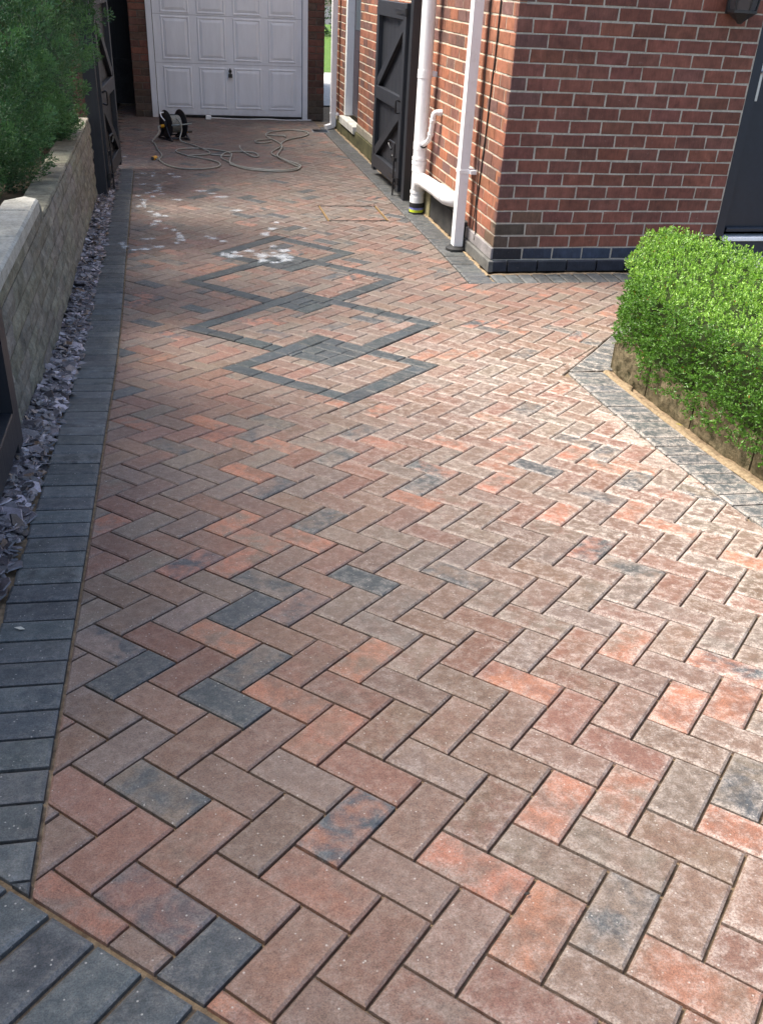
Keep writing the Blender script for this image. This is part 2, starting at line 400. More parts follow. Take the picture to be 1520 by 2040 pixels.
for ci, (cx, t, h) in enumerate(DI):
    o_, i_ = diamond(cx,t,h), diamond(cx,t,h-.1414)
    for k in range(4):
        a, b, c, d = o_[k], o_[(k+1)%4], i_[(k+1)%4], i_[k]
        L = math.dist(a, b); e = np.subtract(b, a)/L; q = np.subtract(d, a); n_ = np.array((-e[1], e[0]))*.1
        # every band: full-width strip starting at the corner, stopping short of the next band
        s0 = 0.0
        while s0 < L-.1-1e-6:
            s1 = min(s0+.2, L-.1)
            if L-.1-s1 < .05: s1 = L-.1
            A = np.array(a); BANDS.append((ci, [tuple(A+e*s0), tuple(A+e*s1), tuple(A+e*s1+n_), tuple(A+e*s0+n_)])); s0 = s1
band_world = []
for ci, p in BANDS:
    pieces = [p]
    for cj, q in band_world:
        if cj == ci: continue
        nxt = []
        for z in pieces: nxt += subtract(z, q)
        pieces = nxt
    for z in pieces:
        if area(z) > 8e-4: band_world.append((ci, z))
overlaps = []
for i in range(3):
    (x0,t0,h0), (x1,t1,h1) = DI[i], DI[i+1]
    lo_, hi_ = t1-h1, t0+h0; overlaps.append(diamond(DI[i][0], (lo_+hi_)/2, (hi_-lo_)/2))
strips = []
for ci, (cx, t, h) in enumerate(DI):                           # whole strips (for clipping the field)
    o_ = diamond(cx,t,h)
    for k in range(4):
        a, b = np.array(o_[k]), np.array(o_[(k+1)%4]); e = (b-a)/np.linalg.norm(b-a); n_ = np.array((-e[1], e[0]))*.1
        strips.append([tuple(a), tuple(b-e*.1), tuple(b-e*.1+n_), tuple(a+n_)])
strips_w = [convex_ccw([dplan(*p) for p in s_]) for s_ in strips]
overl_w = [convex_ccw([dplan(*p) for p in s_]) for s_ in overlaps]

BROWN, GREYB, REDB, ORNG, CHAR = (.170,.106,.076), (.168,.124,.095), (.190,.098,.069), (.32,.138,.084), (.060,.066,.068)
KNOWN = {('B',0,0):'r',('A',1,0):'rd',('B',1,1):'r',('A',2,1):'b',('B',2,2):'b',('A',3,2):'r',('A',-1,2):'gd',('B',3,3):'do',('B',3,-1):'d',('B',4,0):'r',('A',5,1):'b',('B',5,1):'r',('A',0,3):'b',('A',2,5):'r',
 ('B',7,3):'o',('B',8,4):'gd',('A',6,5):'g',('A',5,4):'ob',('B',5,5):'b',('B',4,4):'b',('B',6,6):'o',('B',7,7):'o',('B',-4,4):'d',('B',-3,5):'r',
 ('A',-2,5):'d',('A',-5,6):'r',('B',-4,8):'d',('B',-3,9):'bd',('A',-5,10):'gd',('A',-3,12):'d',('A',-7,12):'go',('B',-8,12):'o',('A',-6,13):'o',
 ('B',-6,14):'gd',('A',-11,16):'o',('A',1,4):'g',('B',-1,2):'r',('A',-3,4):'b',('B',9,5):'b',('A',9,4):'o',('B',4,1):'b',('A',4,3):'b',('A',8,7):'b',('A',7,6):'g'}
def paver_cols(kind, key=None, far=False, mid=False):
    if kind == 'dark': 
        return jit((.060,.068,.070), .28), jit((.112,.122,.122), .25), random.uniform(.2,.9)
    if kind == 'inlay':
        return jit((.040,.050,.054), .15), jit((.070,.082,.086), .15), random.uniform(.2,.7)
    k = KNOWN.get(key)
    if k is None:
        r = random.random()*(.93 if far else 1)
        k = 'b' if r < (.30 if mid else .38) else 'g' if r < (.60 if mid else .47) else 'r' if r < .77 else 'gd' if r < .845 else 'bo' if r < .90 else 'd' if r < .918 else 'do' if r < .93 else 'o'
    pal = dict(b=BROWN, g=GREYB, r=REDB, o=ORNG, d=CHAR)
    c1 = jit(pal[k[0]], .14); c2 = jit(pal[k[1]] if len(k) > 1 else CHAR if k == 'd' else random.choice((BROWN,GREYB,REDB,BROWN)), .12)
    return c1, c2, random.uniform(.75,1) if len(k) > 1 or k == 'o' else random.uniform(.2,.8)
def dust_sun_at(x, y):
    a = min(max((x+1.9)/1.5, 0), 1)*min(max((-.6-y)/1.2, 0), 1)  # pale sand dust, raised on the right to paint in sunlit brightness too
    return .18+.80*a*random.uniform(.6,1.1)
def paver_into(m, poly, kind, key=None, joint=.0030, ch=.0050, proud=0.0, dust_sun=None):
    src = convex_ccw(poly); top = None
    for eps, sc in ((6e-4,1),(.007,1),(.013,1),(.007,.5),(.02,.4)):
        poly = clean(src, eps)
        if len(poly) < 3: continue
        base = inset(poly, joint*sc); top = inset(base, ch*sc) if base else None
        if top: break
    if not top: return False
    inner = inset(top, .020) or inset(top, .008)
    n = len(base); cx = sum(p[0] for p in base)/n; cy = sum(p[1] for p in base)/n
    dz = random.uniform(-.0012,.0012)+proud; tx, ty = random.uniform(-.008,.008), random.uniform(-.008,.008)
    z = lambda p, d: G(*p)+dz+(p[0]-cx)*tx+(p[1]-cy)*ty+d
    rings = [(base,-.026,0),(base,-.0042,1),(top,0,1)]+([(inner,.0003,0)] if inner else [])
    c1, c2, am = paver_cols(kind, key, cy > -2.2, cy > -4.35); du = dust_sun if dust_sun is not None else dust_sun_at(cx, cy)*(.8 if kind == 'dark' else .4 if kind == 'inlay' else 1)
    wet = min(max((cy+1.2+.5*mnoise.noise((cx*1.3,cy*1.3,5)))/2.4, 0), 1)      # hosed-down paving near the garage is still damp
    gr_ = lambda c: tuple((x*(1-.22*wet)+.22*wet*sum(c)/3)*(1-.30*wet) for x in c)
    c1, c2 = gr_(c1), gr_(c2)
    vs = [(p[0],p[1],z(p,d)) for r_,d,_ in rings for p in r_]
    k = len(rings); fs = [tuple(range((k-1)*n, k*n))]
    for r_ in range(k-1): fs += [(r_*n+i, r_*n+(i+1)%n, (r_+1)*n+(i+1)%n, (r_+1)*n+i) for i in range(n)]
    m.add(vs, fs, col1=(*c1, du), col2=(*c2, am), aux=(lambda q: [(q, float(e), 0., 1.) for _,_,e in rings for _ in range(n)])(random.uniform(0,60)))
    return True

HSEG = [((.95,-.582),HB[0])]+list(zip(HB, HB[1:]))
def hedge_cut(poly):
    inn_ = clip_in(poly, hedge_zone)
    if not inn_ or area(inn_) < 2e-5: return [poly]
    if area(inn_) > .93*area(poly): return []
    c = (sum(p[0] for p in inn_)/len(inn_), sum(p[1] for p in inn_)/len(inn_))
    def dseg(sg):
        a, b = np.array(sg[0]), np.array(sg[1]); t = np.clip((np.array(c)-a)@(b-a)/((b-a)@(b-a)), 0, 1); return np.linalg.norm(a+(b-a)*t-c)
    a, b = min(HSEG, key=dseg)
    if math.dist(c, HB[0]) < .05: return subtract(poly, convex_ccw([HB[0], HB[1], (2,-2), (.95,-.582)]))
    o = cut(poly, b, a)
    return [o] if o and area(o) > 2e-4 else []
field = []                                                     # (distance, polygon, key, kind)
for u in range(-110, 40):
    for v in range(-12, 130):
        c = (u-v) % 4
        if c == 1: q = [(u,v),(u+2,v),(u+2,v+1),(u,v+1)]; key = ('A',u,v)
        elif c == 0: q = [(u,v),(u+1,v),(u+1,v+2),(u,v+2)]; key = ('B',u,v)
        else: continue
        x, t = lat(u+.7, v+.7)
        if not (-2.75 < x < 2.4 and -6.9 < t < 8.6): continue
        if x > .1 and t > .2: continue
        P = convex_ccw([lat(*p) for p in q])
        if t < 3.7: P = clip_in(P, [(LX(-20),-20),(20,-20),(20,20),(LX(20),20)])
        else: P = clip_in(P, [(-3.1,-20),(20,-20),(20,8.4),(-3.1,8.4)])
        if not P: continue
        pieces = [P]
        for zn in [side_zone, front_zone, hedge_zone, corner_zone, manhole]+strips_w:
            nx = []
            for z_ in pieces: nx += hedge_cut(z_) if zn is hedge_zone else subtract(z_, zn)
            pieces = nx
            if not pieces: break
        for z_ in pieces:
            if area(z_) < 3e-4: continue
            cx = sum(p[0] for p in z_)/len(z_); cy = sum(p[1] for p in z_)/len(z_)
            dark = any(len(clip_in([(cx-1e-4,cy-1e-4),(cx+1e-4,cy-1e-4),(cx,cy+1e-4)], o_)) > 2 for o_ in overl_w)
            field.append((math.hypot(cx-CAM[0], cy-CAM[1]), z_, key, 'inlay' if dark else 'mix'))
def in_view(p):
    d = np.array([p[0], p[1], G(*p)])-CAM; zc = d@_fw
    if zc < .1: return False
    X, Y = d@R2/zc*F_PX+760, d@D2/zc*F_PX+1020
    return -60 < X < 1580 and 0 < Y < 2100
field.sort(key=lambda a: a[0])
rest = MB(); n_ind = 0
for dist, poly, key, kind in field:
    if n_ind < 300 and in_view(poly[0]) and area(poly) > 2e-3:
        m = MB()
        if paver_into(m, poly, kind, key): obj('paving_brick', m, PAVER, drive); n_ind += 1
    else: paver_into(rest, poly, kind, key)
for xx in (0,1):                                               # manhole tray filled with cut bricks
    pass
trayf = [((u,v)) for u in range(-110,40) for v in range(-12,130)]
for (u,v) in trayf:
    c = (u-v) % 4
    if c > 1: continue
    q = [(u,v),(u+2,v),(u+2,v+1),(u,v+1)] if c == 1 else [(u,v),(u+1,v),(u+1,v+2),(u,v+2)]
    x, y = lat(u+.7, v+.7)
    if not (-1.2 < x < -.2 and 1.2 < y < 2.3): continue
    P = clip_in(convex_ccw([lat(*p) for p in q]), [(-.895,1.515),(-.415,1.515),(-.415,2.045),(-.895,2.045)])
    if P and area(P) > 3e-4: paver_into(rest, P, 'mix')
fo = obj('paving_field', rest, PAVER, drive, kind='stuff')
for ci, p in band_world:                                       # charcoal diamond inlay
    m = MB()
    if paver_into(m, [dplan(*q) for q in p], 'inlay', proud=.0008): obj('inlay_brick', m, PAVER, drive)
def edging(polys, name='edging_brick'):
    for p in polys:
        m = MB()
        if paver_into(m, p, 'dark', joint=.0042, ch=.0075): obj(name, m, PAVER, drive)
# left edging, one block per .1 m
y = -5.42
while y < 3.60:
    y1 = y+random.uniform(.0985,.1015); xl = LX(y)-.190
    P = [(xl+random.uniform(-.004,.004),y),(LX(y)-.002,y),(LX(y1)-.002,y1),(xl+random.uniform(-.004,.004),y1)]
    pcs = subtract(convex_ccw(P), corner_zone)
    edging([p_ for p_ in pcs if area(p_) > 6e-4])
    y = y1
edging([[(-2.685,y),(-2.592,y),(-2.592,y+.1),(-2.685,y+.1)], [(-2.592,y),(LX(y)-.002,y),(LX(y)-.002,y+.1),(-2.592,y+.1)]])
# near left corner border, blocks square to the cut line
s_ = -.55
while s_ < 1.6:
    A = np.array(ca)+dirc*s_+nrm*.004; Bq = A+dirc*.1005
    edging([[tuple(A), tuple(A+nrm*.2), tuple(Bq+nrm*.2), tuple(Bq)]])
    A2 = A+nrm*.204; B2 = Bq+nrm*.204
    if s_ > -.2: edging([[tuple(A2), tuple(A2+nrm*.2), tuple(B2+nrm*.2), tuple(B2)]])
    s_ += .1025
# along the house side and the front wall
y = -.188
while y < 6.9:
    if y > 3.2 and y+.2 > 6.9: break
    edging([[(-.220,y),(-.036,y),(-.036,y+.1),(-.220,y+.1)]]) ; y += .1015
x = -.118
edging([[(-.22,-.238),(-.036,-.19),(-.22,-.19)], [(-.22,-.238),(-.13,-.238),(-.036,-.19)]])
x = -.125
while x < 2.6:
    edging([[(x,-.238),(x+.1,-.238),(x+.1,-.036) if x > -.05 else (x+.1,-.192),(x,-.036) if x > -.05 else (x,-.192)]]); x += .1015
# hedge border follows the curved edge, then turns along the diagonal
def border(path, width, step=.1015):
    d = [0]
    for i in range(1, len(path)): d.append(d[-1]+math.dist(path[i], path[i-1]))
    pt = lambda s: np.array([np.interp(s, d, [p[0] for p in path]), np.interp(s, d, [p[1] for p in path])])
    s = .002
    while s+step < d[-1]:
        a, b = pt(s), pt(s+step); ea = pt(s+.02)-pt(s-.02); eb = pt(s+step+.02)-pt(s+step-.02)
        na = np.array((-ea[1], ea[0])); na /= np.linalg.norm(na); nb = np.array((-eb[1], eb[0])); nb /= np.linalg.norm(nb)
        yield a, b, b+nb*width, a+na*width; s += step
inn = [(x+.004,y_) for x,y_ in HB]
for q in border(inn, .205): edging([[tuple(p) for p in q]])
dg = [(.95,-.582),(-.142,-1.806)]
for q in border(dg, .27):
    pcs = cut(convex_ccw([tuple(p) for p in q]), (-.155,-1.822), (.07,-1.80))
    if pcs: edging([pcs])
# sand lines against walls
def strip(pl, wd, z, mat, name, par=None):
    m = MB(); vs = []; n = len(pl)
    for i, p in enumerate(pl):
        t = np.subtract(pl[min(i+1,n-1)], pl[max(i-1,0)]); t = t/np.linalg.norm(t); q = np.array((-t[1], t[0]))
        w1 = wd*max(.12, .75+.9*mnoise.noise((p[0]*11,p[1]*11,3)))
        for k, (o_, h) in enumerate(((0,.0),(.35,z),(.75,z*.9),(1.0,.0))):
            r_ = np.array(p)+q*w1*o_; vs.append((r_[0], r_[1], G(*r_)+h-.004+.003*mnoise.noise((r_[0]*40,r_[1]*40,k))))
    m.add(vs, [(i*4+k, i*4+k+1, (i+1)*4+k+1, (i+1)*4+k) for i in range(n-1) for k in range(3)])
    return obj(name, m, mat, par or drive, smooth=True)
strip([(x+.206,y_) for x,y_ in spline(HB, 30)], .050, .010, SANDY, 'sand_line')
strip([(-.055,yy) for yy in np.linspace(6.6,-.08,120)], .05, .010, SANDY, 'sand_line')
strip([(xx,-.062) for xx in np.linspace(-.06,2.4,60)], .04, .008, SAND, 'sand_line')

# manhole tray edge
mc = thing('manhole_cover', 'recessed manhole tray filled with herringbone bricks, brass edges, near the soil pipe', 'manhole cover', (-.655,1.78,0))
for a, b in (((-.903,1.507),(-.407,1.507)),((-.407,1.507),(-.407,2.053)),((-.407,2.053),(-.903,2.053)),((-.903,2.053),(-.903,1.507))):
    m = MB(); m.bar((a[0],a[1],-.004), (b[0],b[1],-.004), .009, .012); obj('tray_edge', m, m_flat('dull_brass', (.34,.22,.10), .5, .5, .5) if a[0] == b[0] else IRON, mc)

# ------------------------------------------------------------------ house
HH, LL = .0823, .2219; JT = .0105
house = thing('house', 'red brick house with charcoal front door and white pipes beside the driveway', 'house', (0,0,0))
DSX0, DSX1 = 1.667, 2.62
core = MB()
core.box(.004, .004, 0, DSX0, .24, 5.2); core.box(DSX1, .004, 0, 5.6, .24, 5.2); core.box(DSX0, .008, 2.15, DSX1, .24, 5.2)
fw_ = obj('front_wall', core, MORTAR, house)
SD0, SD1 = 5.20, 6.16
core = MB(); core.box(.0035, .24, 0, .24, SD0, 5.2); core.box(.0035, SD1, 0, .24, 7.05, 5.2); core.box(.0035, SD0, 2.1, .24, SD1, 5.2); core.box(.02, SD0, 0, .24, SD1, .10)
sw_ = obj('side_wall', core, MORTARY, house)
mb = MB(); mb.box(.25, 6.81, 0, 5.6, 7.05, 5.2); mb.box(5.36, .25, 0, 5.6, 6.8, 5.2); obj('rear_wall', mb, MORTAR, house)
mb = MB(); mb.add([(-.25,-.3,5.15),(5.85,-.3,5.15),(5.85,7.3,5.15),(-.25,7.3,5.15),(2.8,-.3,7.1),(2.8,7.3,7.1)], [(0,1,4),(1,2,5,4),(2,3,5),(3,0,4,5),(3,2,1,0)])
obj('roof', mb, ROOF, house)
def wall_brick(m, ax, a0, a1, z0, z1, face, depth, col, out=-1):
    """brick with slightly worn edges; ax 0: runs along X facing -Y, ax 1: runs along Y facing -X"""
    b = .0035; jz = lambda: random.uniform(-.0024,.0024)
    ring = [(a0+b,z0+b),(a1-b,z0+b),(a1-b,z1-b),(a0+b,z1-b)]; ring2 = [(a0+jz(),z0+jz()),(a1+jz(),z0+jz()),(a1+jz(),z1+jz()),(a0+jz(),z1+jz())]
    d = random.uniform(-.0012,.0012)
    vs = [(p,z,face+d) for p,z in ring]+[(p,z,face+d+b) for p,z in ring2]+[(p,z,face+depth) for p,z in ring2]
    vs = [(p,f,z) if ax == 0 else (f,p,z) for p,z,f in vs]
    fs = [(0,1,2,3)]+[(4*r+i, 4*(r+1)+i, 4*(r+1)+(i+1)%4, 4*r+(i+1)%4) for r in (0,1) for i in range(4)]
    if ax == 1: fs = [f[::-1] for f in fs]
    m.add(vs, fs, col1=(*col,random.random()))
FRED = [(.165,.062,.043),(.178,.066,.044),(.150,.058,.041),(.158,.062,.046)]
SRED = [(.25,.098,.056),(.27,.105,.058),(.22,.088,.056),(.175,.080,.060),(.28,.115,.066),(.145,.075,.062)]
NAVYB = (.030,.040,.065)
KMAX = 26
for k in range(KMAX):
    z0, z1 = k*HH+JT/2, (k+1)*HH-JT/2
    first = (LL-JT) if k % 2 else .1025
    xs = [0, first]; x = first+JT
    edges = [(0, first)]
    while x < DSX0-.03:
        edges.append((x, min(x+LL-JT, DSX0-.004))); x += LL
    for i, (a, b) in enumerate(edges):
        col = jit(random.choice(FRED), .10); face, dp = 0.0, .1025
        if k == 0: face, col = -.028, jit((.022,.026,.036), .15)
        elif k == 1: col = jit(NAVYB, .15) if i else jit((.02,.021,.024), .1)
        elif i == 0 and k > 1: col = jit(random.choice([(.16,.06,.045),(.13,.06,.05),(.18,.07,.05)]), .1)
        elif i == 1 and k < 5: col = jit((.11,.065,.045), .1)
        if k in (2,3) and i == 0: col = jit((.075,.055,.042), .1)
        m = MB()
        if i == 0 and k > 1:                                   # quoin brick shows an end on the side wall
            yb = .1025 if k % 2 else LL-JT
            c2 = jit(random.choice(SRED[:3]+SRED[4:5]), .08)
            wall_brick(m, 0, a, b, z0, z1, 0, .05, col)
            wall_brick(m, 1, .0038, yb, z0, z1, 0, .05, c2 if k > 3 else jit((.13,.08,.055), .1))
        else: wall_brick(m, 0, a, b, z0, z1, face, dp, col)
        obj('brick', m, BRICK, fw_)
    x = DSX1+.01
    if k == 0: mr = MB()
    while x < 5.5:
        wall_brick(mr, 0, x, x+LL-JT, z0, z1, 0, .05, jit(random.choice(FRED), .1)); x += LL
obj('brick_rows', mr, BRICK, fw_, kind='stuff')
mr = MB(); cnt = 0; sb = []
for k in range(2, KMAX):
    z0, z1 = k*HH+JT/2, (k+1)*HH-JT/2
    y = (.1025 if k % 2 else LL-JT)+JT
    while y < 7.04:
        a, b = y, min(y+LL-JT, 7.045); y += LL
        for (p, q) in ([(a,b)] if b < SD0 or a > SD1 else [(a,min(b,SD0-.004))]*(a < SD0-.03)+[(max(a,SD1+.004),b)]*(b > SD1+.03)) if z0 < 2.1 else [(a,b)]:
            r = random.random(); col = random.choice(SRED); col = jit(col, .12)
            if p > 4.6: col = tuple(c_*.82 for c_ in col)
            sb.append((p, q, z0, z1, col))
sb.sort(key=lambda s: s[0]+.6*max(0, s[2]-1.7)*10)
for i, (p, q, z0, z1, col) in enumerate(sb):
    if i < 295:
        m = MB(); wall_brick(m, 1, p, q, z0, z1, 0, .05, col); obj('brick', m, BRICK, sw_)
    else: wall_brick(mr, 1, p, q, z0, z1, 0, .05, col)
obj('brick_rows', mr, BRICK, sw_, kind='stuff')
# side plinth
mb = MB(); mb.box(-.012, .0, HH+.002, .006, .62, 2*HH-.002, .004); obj('plinth_render', mb, CONC if False else m_noise('grey_plinth_render', (.14,.13,.13), (.27,.25,.25), 8, .85, .4, 60, .3), house)
mb = MB(); mb.box(-.030, -.028, 0, .006, .62, HH-.001, .006); obj('plinth_base', mb, RENDER, house)
mb = MB(); mb.box(-.026, .622, 0, .006, 1.62, HH*2.4, .006); mb.box(-.022, .9, HH*2.4, .0045, 1.6, HH*3.9, .006); obj('damp_patch', mb, DAMP, house)
mb = MB(); mb.box(-.034, 1.622, 0, .006, 2.05, HH*3.4, .006); obj('concrete_patch', mb, m_noise('ochre_concrete', (.12,.105,.05), (.34,.30,.17), 7, .9, .5, 60, .2), house)
mb = MB(); mb.box(-.024, 2.052, 0, .006, SD0+.02, HH*2-.004, .006); mb.box(-.024, SD0+.021, 0, .006, 7.04, HH*1.35, .006); obj('plinth_base', mb, MOSSY, house)
mb = MB(); mb.box(-.010, 3.3, HH*2, .006, SD0-.002, HH*3-.003, .004); obj('plinth_render', mb, m_noise('pale_plinth_render', (.17,.155,.125), (.30,.27,.21), 8, .9, .5, 60, .2), house)
mb = MB(); mb.box(-.012, 0, 2*HH-.004, .009, .004, 2*HH+.002)
# front door
fd = obj('front_door', MB().box(DSX0+.075, .045, .262, DSX1-.075, .095, 2.07, .004), NAVY, house)
m = MB(); m.box(DSX0+.002, .004, .235, DSX0+.068, .11, 2.145, .004); m.box(DSX1-.068, .004, .235, DSX1-.002, .11, 2.145, .004); m.box(DSX0+.069, .004, 2.078, DSX1-.069, .11, 2.145, .004)
obj('door_frame', m, NAVY, fd)
obj('door_seal', MB().box(DSX0+.069, .0405, .262, DSX0+.0735, .05, 2.07), m_flat('grey_seal', (.22,.22,.23), .5), fd)
obj('weather_bar', MB().box(DSX0+.09, .012, .268, DSX1-.09, .0445, .296, .006), NAVY, fd)
obj('sill', MB().box(DSX0+.069, -.012, .205, DSX1-.069, .11, .232, .004), WHITEPVC, fd)
obj('threshold', MB().box(DSX0+.002, .002, .10, DSX1-.002, .11, .203, .004), NAVY, fd)
m = MB(); m.box(1.708+.03, .034, 1.13, 1.742+.03, .0445, 1.385, .003); m.box(1.745, .001, 1.30, 1.86, .012, 1.322, .004); m.tube([(1.755,.034,1.311),(1.755,.006,1.311)], .010, 12)
obj('handle', m, ALU, fd)
obj('doorstep', MB().box(DSX0-.05, -.32, -.02, DSX1+.05, -.002, .098, .01), CONC, house)
# side door
sdr = obj('side_door', MB().box(.10, SD0+.055, .24, .145, SD1-.07, 2.04, .004), PLUM, house)
m = MB(); m.box(.010, SD1-.068, .225, .17, SD1-.003, 2.098, .004); m.box(.068, SD0+.003, .225, .17, SD0+.053, 2.098, .004); m.box(.068, SD0+.054, 2.043, .17, SD1-.069, 2.098, .004)
obj('door_frame', m, WHITEPVC, sdr)
obj('glass_pane', MB().box(.094, SD0+.15, 1.18, .0995, SD1-.17, 1.9, .002), GLASSM, sdr)
for a, b in ((SD0+.14,SD0+.44),(SD0+.50,SD0+.80)): obj('raised_panel', MB().box(.088, a, .42, .0995, b, .98, .006), PLUM, sdr)
obj('sill', MB().box(-.045, SD0+.03, .125, .066, SD1+.04, .215, .008), m_flat('dirty_white_sill', (.50,.49,.44), .6, var=.25, scale=9), sdr)

# lantern
X0, Y0, Z0 = 1.428, -.115, 1.588
ln = thing('wall_lantern', 'black lantern on the brick wall beside the front door', 'lantern', (X0, 0, Z0))
def hexring(r, z, n=6): return [(X0+r*math.cos(2*math.pi*(i+.5)/n), Y0+r*math.sin(2*math.pi*(i+.5)/n), z) for i in range(n)]
def loft(m, rings):
    n = len(rings[0]); vs = [p for r in rings for p in r]
    m.add(vs, [tuple(range(n))[::-1], tuple(range(len(vs)-n, len(vs)))]+[(j*n+i, j*n+(i+1)%n, (j+1)*n+(i+1)%n, (j+1)*n+i) for j in range(len(rings)-1) for i in range(n)])
m = MB(); loft(m, [hexring(.012,Z0),hexring(.022,Z0+.012),hexring(.078,Z0+.055),hexring(.090,Z0+.062),hexring(.090,Z0+.076)]); obj('base', m, BLACKPL, ln)
m = MB(); loft(m, [hexring(.080,Z0+.0765),hexring(.102,Z0+.235)]); obj('glass', m, m_flat('smoked_glass', (.035,.037,.042), .15, .6), ln)
m = MB()
for i in range(6):
    a, b = hexring(.083,Z0+.0765)[i], hexring(.105,Z0+.235)[i]; m.tube([a,b], .006, 6)
loft(m, [hexring(.118,Z0+.2355),hexring(.118,Z0+.25),hexring(.03,Z0+.33),hexring(.012,Z0+.36)]); obj('frame', m, BLACKPL, ln)
m = MB(); m.box(X0-.05, -.016, Z0+.05, X0+.05, -.001, Z0+.2, .004); m.tube([(X0,-.012,Z0+.16),(X0,-.05,Z0+.19),(X0,Y0+.085,Z0+.17)], .011, 10); obj('bracket', m, BLACKPL, ln)

# ------------------------------------------------------------------ pipes
cx, cy = -.1, 1.80
sp = thing('soil_pipe', 'fat round white soil pipe on the side wall next to the open gate', 'pipe', (cx,cy,0))
obj('pipe', MB().cyl((cx,cy), .10, 5.0, .055, 32), WHITEPVC, sp, 'auto')
for z0, z1, r in ((.075,.135,.060),(.165,.185,.0615),(.135,.165,.057),(.40,.425,.062),(.435,.455,.0615),(.345,.398,.059),(1.055,1.115,.0585),(.515,.57,.0575)): obj('socket', MB().cyl((cx,cy), z0, z1, r, 32), WHITEPVC, sp, 'auto')
obj('wall_clip', MB().box(cx+.05, cy-.014, 1.065, -.002, cy+.014, 1.105, .003), WHITEPVC, sp)
obj('coupling', MB().cyl((cx,cy), .052, .09, .064, 32), BLACKRUB, sp, 'auto')
obj('blue_band', MB().cyl((cx,cy), .034, .0515, .0605, 32), BLUEL, sp, 'auto')
obj('lime_band', MB().cyl((cx,cy), .012, .0335, .0605, 32), LIME, sp, 'auto')
obj('foot', MB().cyl((cx,cy), -.006, .0115, .067, 32), BLACKRUB, sp, 'auto')
m = MB(); m.tube([(cx,cy,.19),(cx,cy-.04,.25),(cx,cy-.10,.285),(cx,cy-.24,.30),(cx,.98,.318)], .0555, 24); m.tube([(cx,cy-.075,.278),(cx,cy-.115,.29)], .0605, 24)
m.tube([(cx,1.10,.316),(cx,.90,.32)], .0615, 24); m.tube([(cx,.92,.32),(cx,.84,.321),(cx+.03,.80,.322),(cx+.06,.785,.322),(-.001,.78,.322)], [.0555,.056,.057,.058,.058], 24)
obj('branch', m, WHITEPVC, sp, 'auto')
m = MB(); m.tube(spline([(-.001,1.57,.826),(-.045,1.57,.828),(-.062,1.575,.815),(-.066,1.58,.78),(-.068,1.60,.70),(-.07,1.625,.635),(-.074,1.665,.60),(-.085,1.74,.565),(-.09,1.762,.553)], 5), .020, 16)
for a, b in (((-.066,1.58,.775),(-.0665,1.586,.752)),((-.069,1.61,.668),(-.0695,1.618,.65)),((-.03,1.57,.828),(-.001,1.57,.826))): m.tube([a,b], .0245, 16)
obj('waste_pipe', m, WHITEPVC, sp, 'auto')
m = MB(); m.tube([(-.088,1.757,.556),(-.0885,1.749,.561)], .031, 20); obj('rubber_ring', m, BLACKRUB, sp, 'auto')
def square_pipe(name, x0, x1, y0, y1, ztop, label, shoe):
    t = thing(name, label, 'downpipe', ((x0+x1)/2,(y0+y1)/2,0), 'white square rainwater downpipes')
    obj('pipe', MB().box(x0, y0, .03, x1, y1, ztop, .006), WHITEPVC, t)
    m = MB(); zc = .55 if not shoe else .17
    m.box(x0-.004, y0-.004, zc, x1+.004, y1+.004, zc+.028, .002); m.box(x1+.004, y0-.03, zc, -.001, y1+.03, zc+.028, .002); obj('clip', m, WHITEPVC, t)
    if shoe:
        m = MB(); m.bar(((x0+x1)/2,(y0+y1)/2,.045), ((x0+x1)/2-.10,(y0+y1)/2-.03,.022), .072, .05); obj('shoe', m, WHITEPVC, t)
    else:
        m = MB(); m.tube([((x0+x1)/2-.005,(y0+y1)/2,-.004),((x0+x1)/2-.005,(y0+y1)/2,.018),((x0+x1)/2-.005,(y0+y1)/2,.032)], [.075,.075,.052], 28); obj('gully_collar', m, BLACKRUB, t, 'auto')
square_pipe('downpipe', -.118, -.050, .545, .625, 5.0, 'white square downpipe near the house corner standing in a black collar', False)
square_pipe('downpipe', -.10, -.035, 6.52, 6.60, 5.0, 'far white square downpipe with an angled shoe beside the garage', True)
gd = thing('drain_gully', 'dark drain grate set in the paving below the far downpipe', 'drain', (-.26,6.33,0))
m = MB(); m.box(-.37,6.22,-.01,-.16,6.44,.006,.003); obj('frame', m, m_flat('grey_plastic', (.16,.17,.18), .5), gd)
for i in range(6): obj('bar', MB().box(-.355,6.235+i*.033,.0062,-.175,6.251+i*.033,.010), IRON, gd)
for nm, lb, pts in (('cable','thinner black cable running down the wall nearest the house corner',[(-.006,.335,5),(-.006,.337,1.65),(-.006,.36,1.2),(-.006,.385,.8),(-.006,.43,.42),(-.006,.425,.28),(-.008,.392,.16),(-.012,.40,.12)]),
                ('cable','black cable on the side wall beside the square downpipe',[(-.006,.545,5),(-.006,.542,1.64),(-.006,.52,1.1),(-.006,.49,.7),(-.006,.46,.42),(-.006,.475,.25),(-.008,.488,.17)])):
    obj(nm, MB().tube(spline(pts, 6), .0055 if pts[0][1] < .4 else .0035, 8), CABLE, smooth=True, label=lb, cat='cable', group='black cables on the side wall')

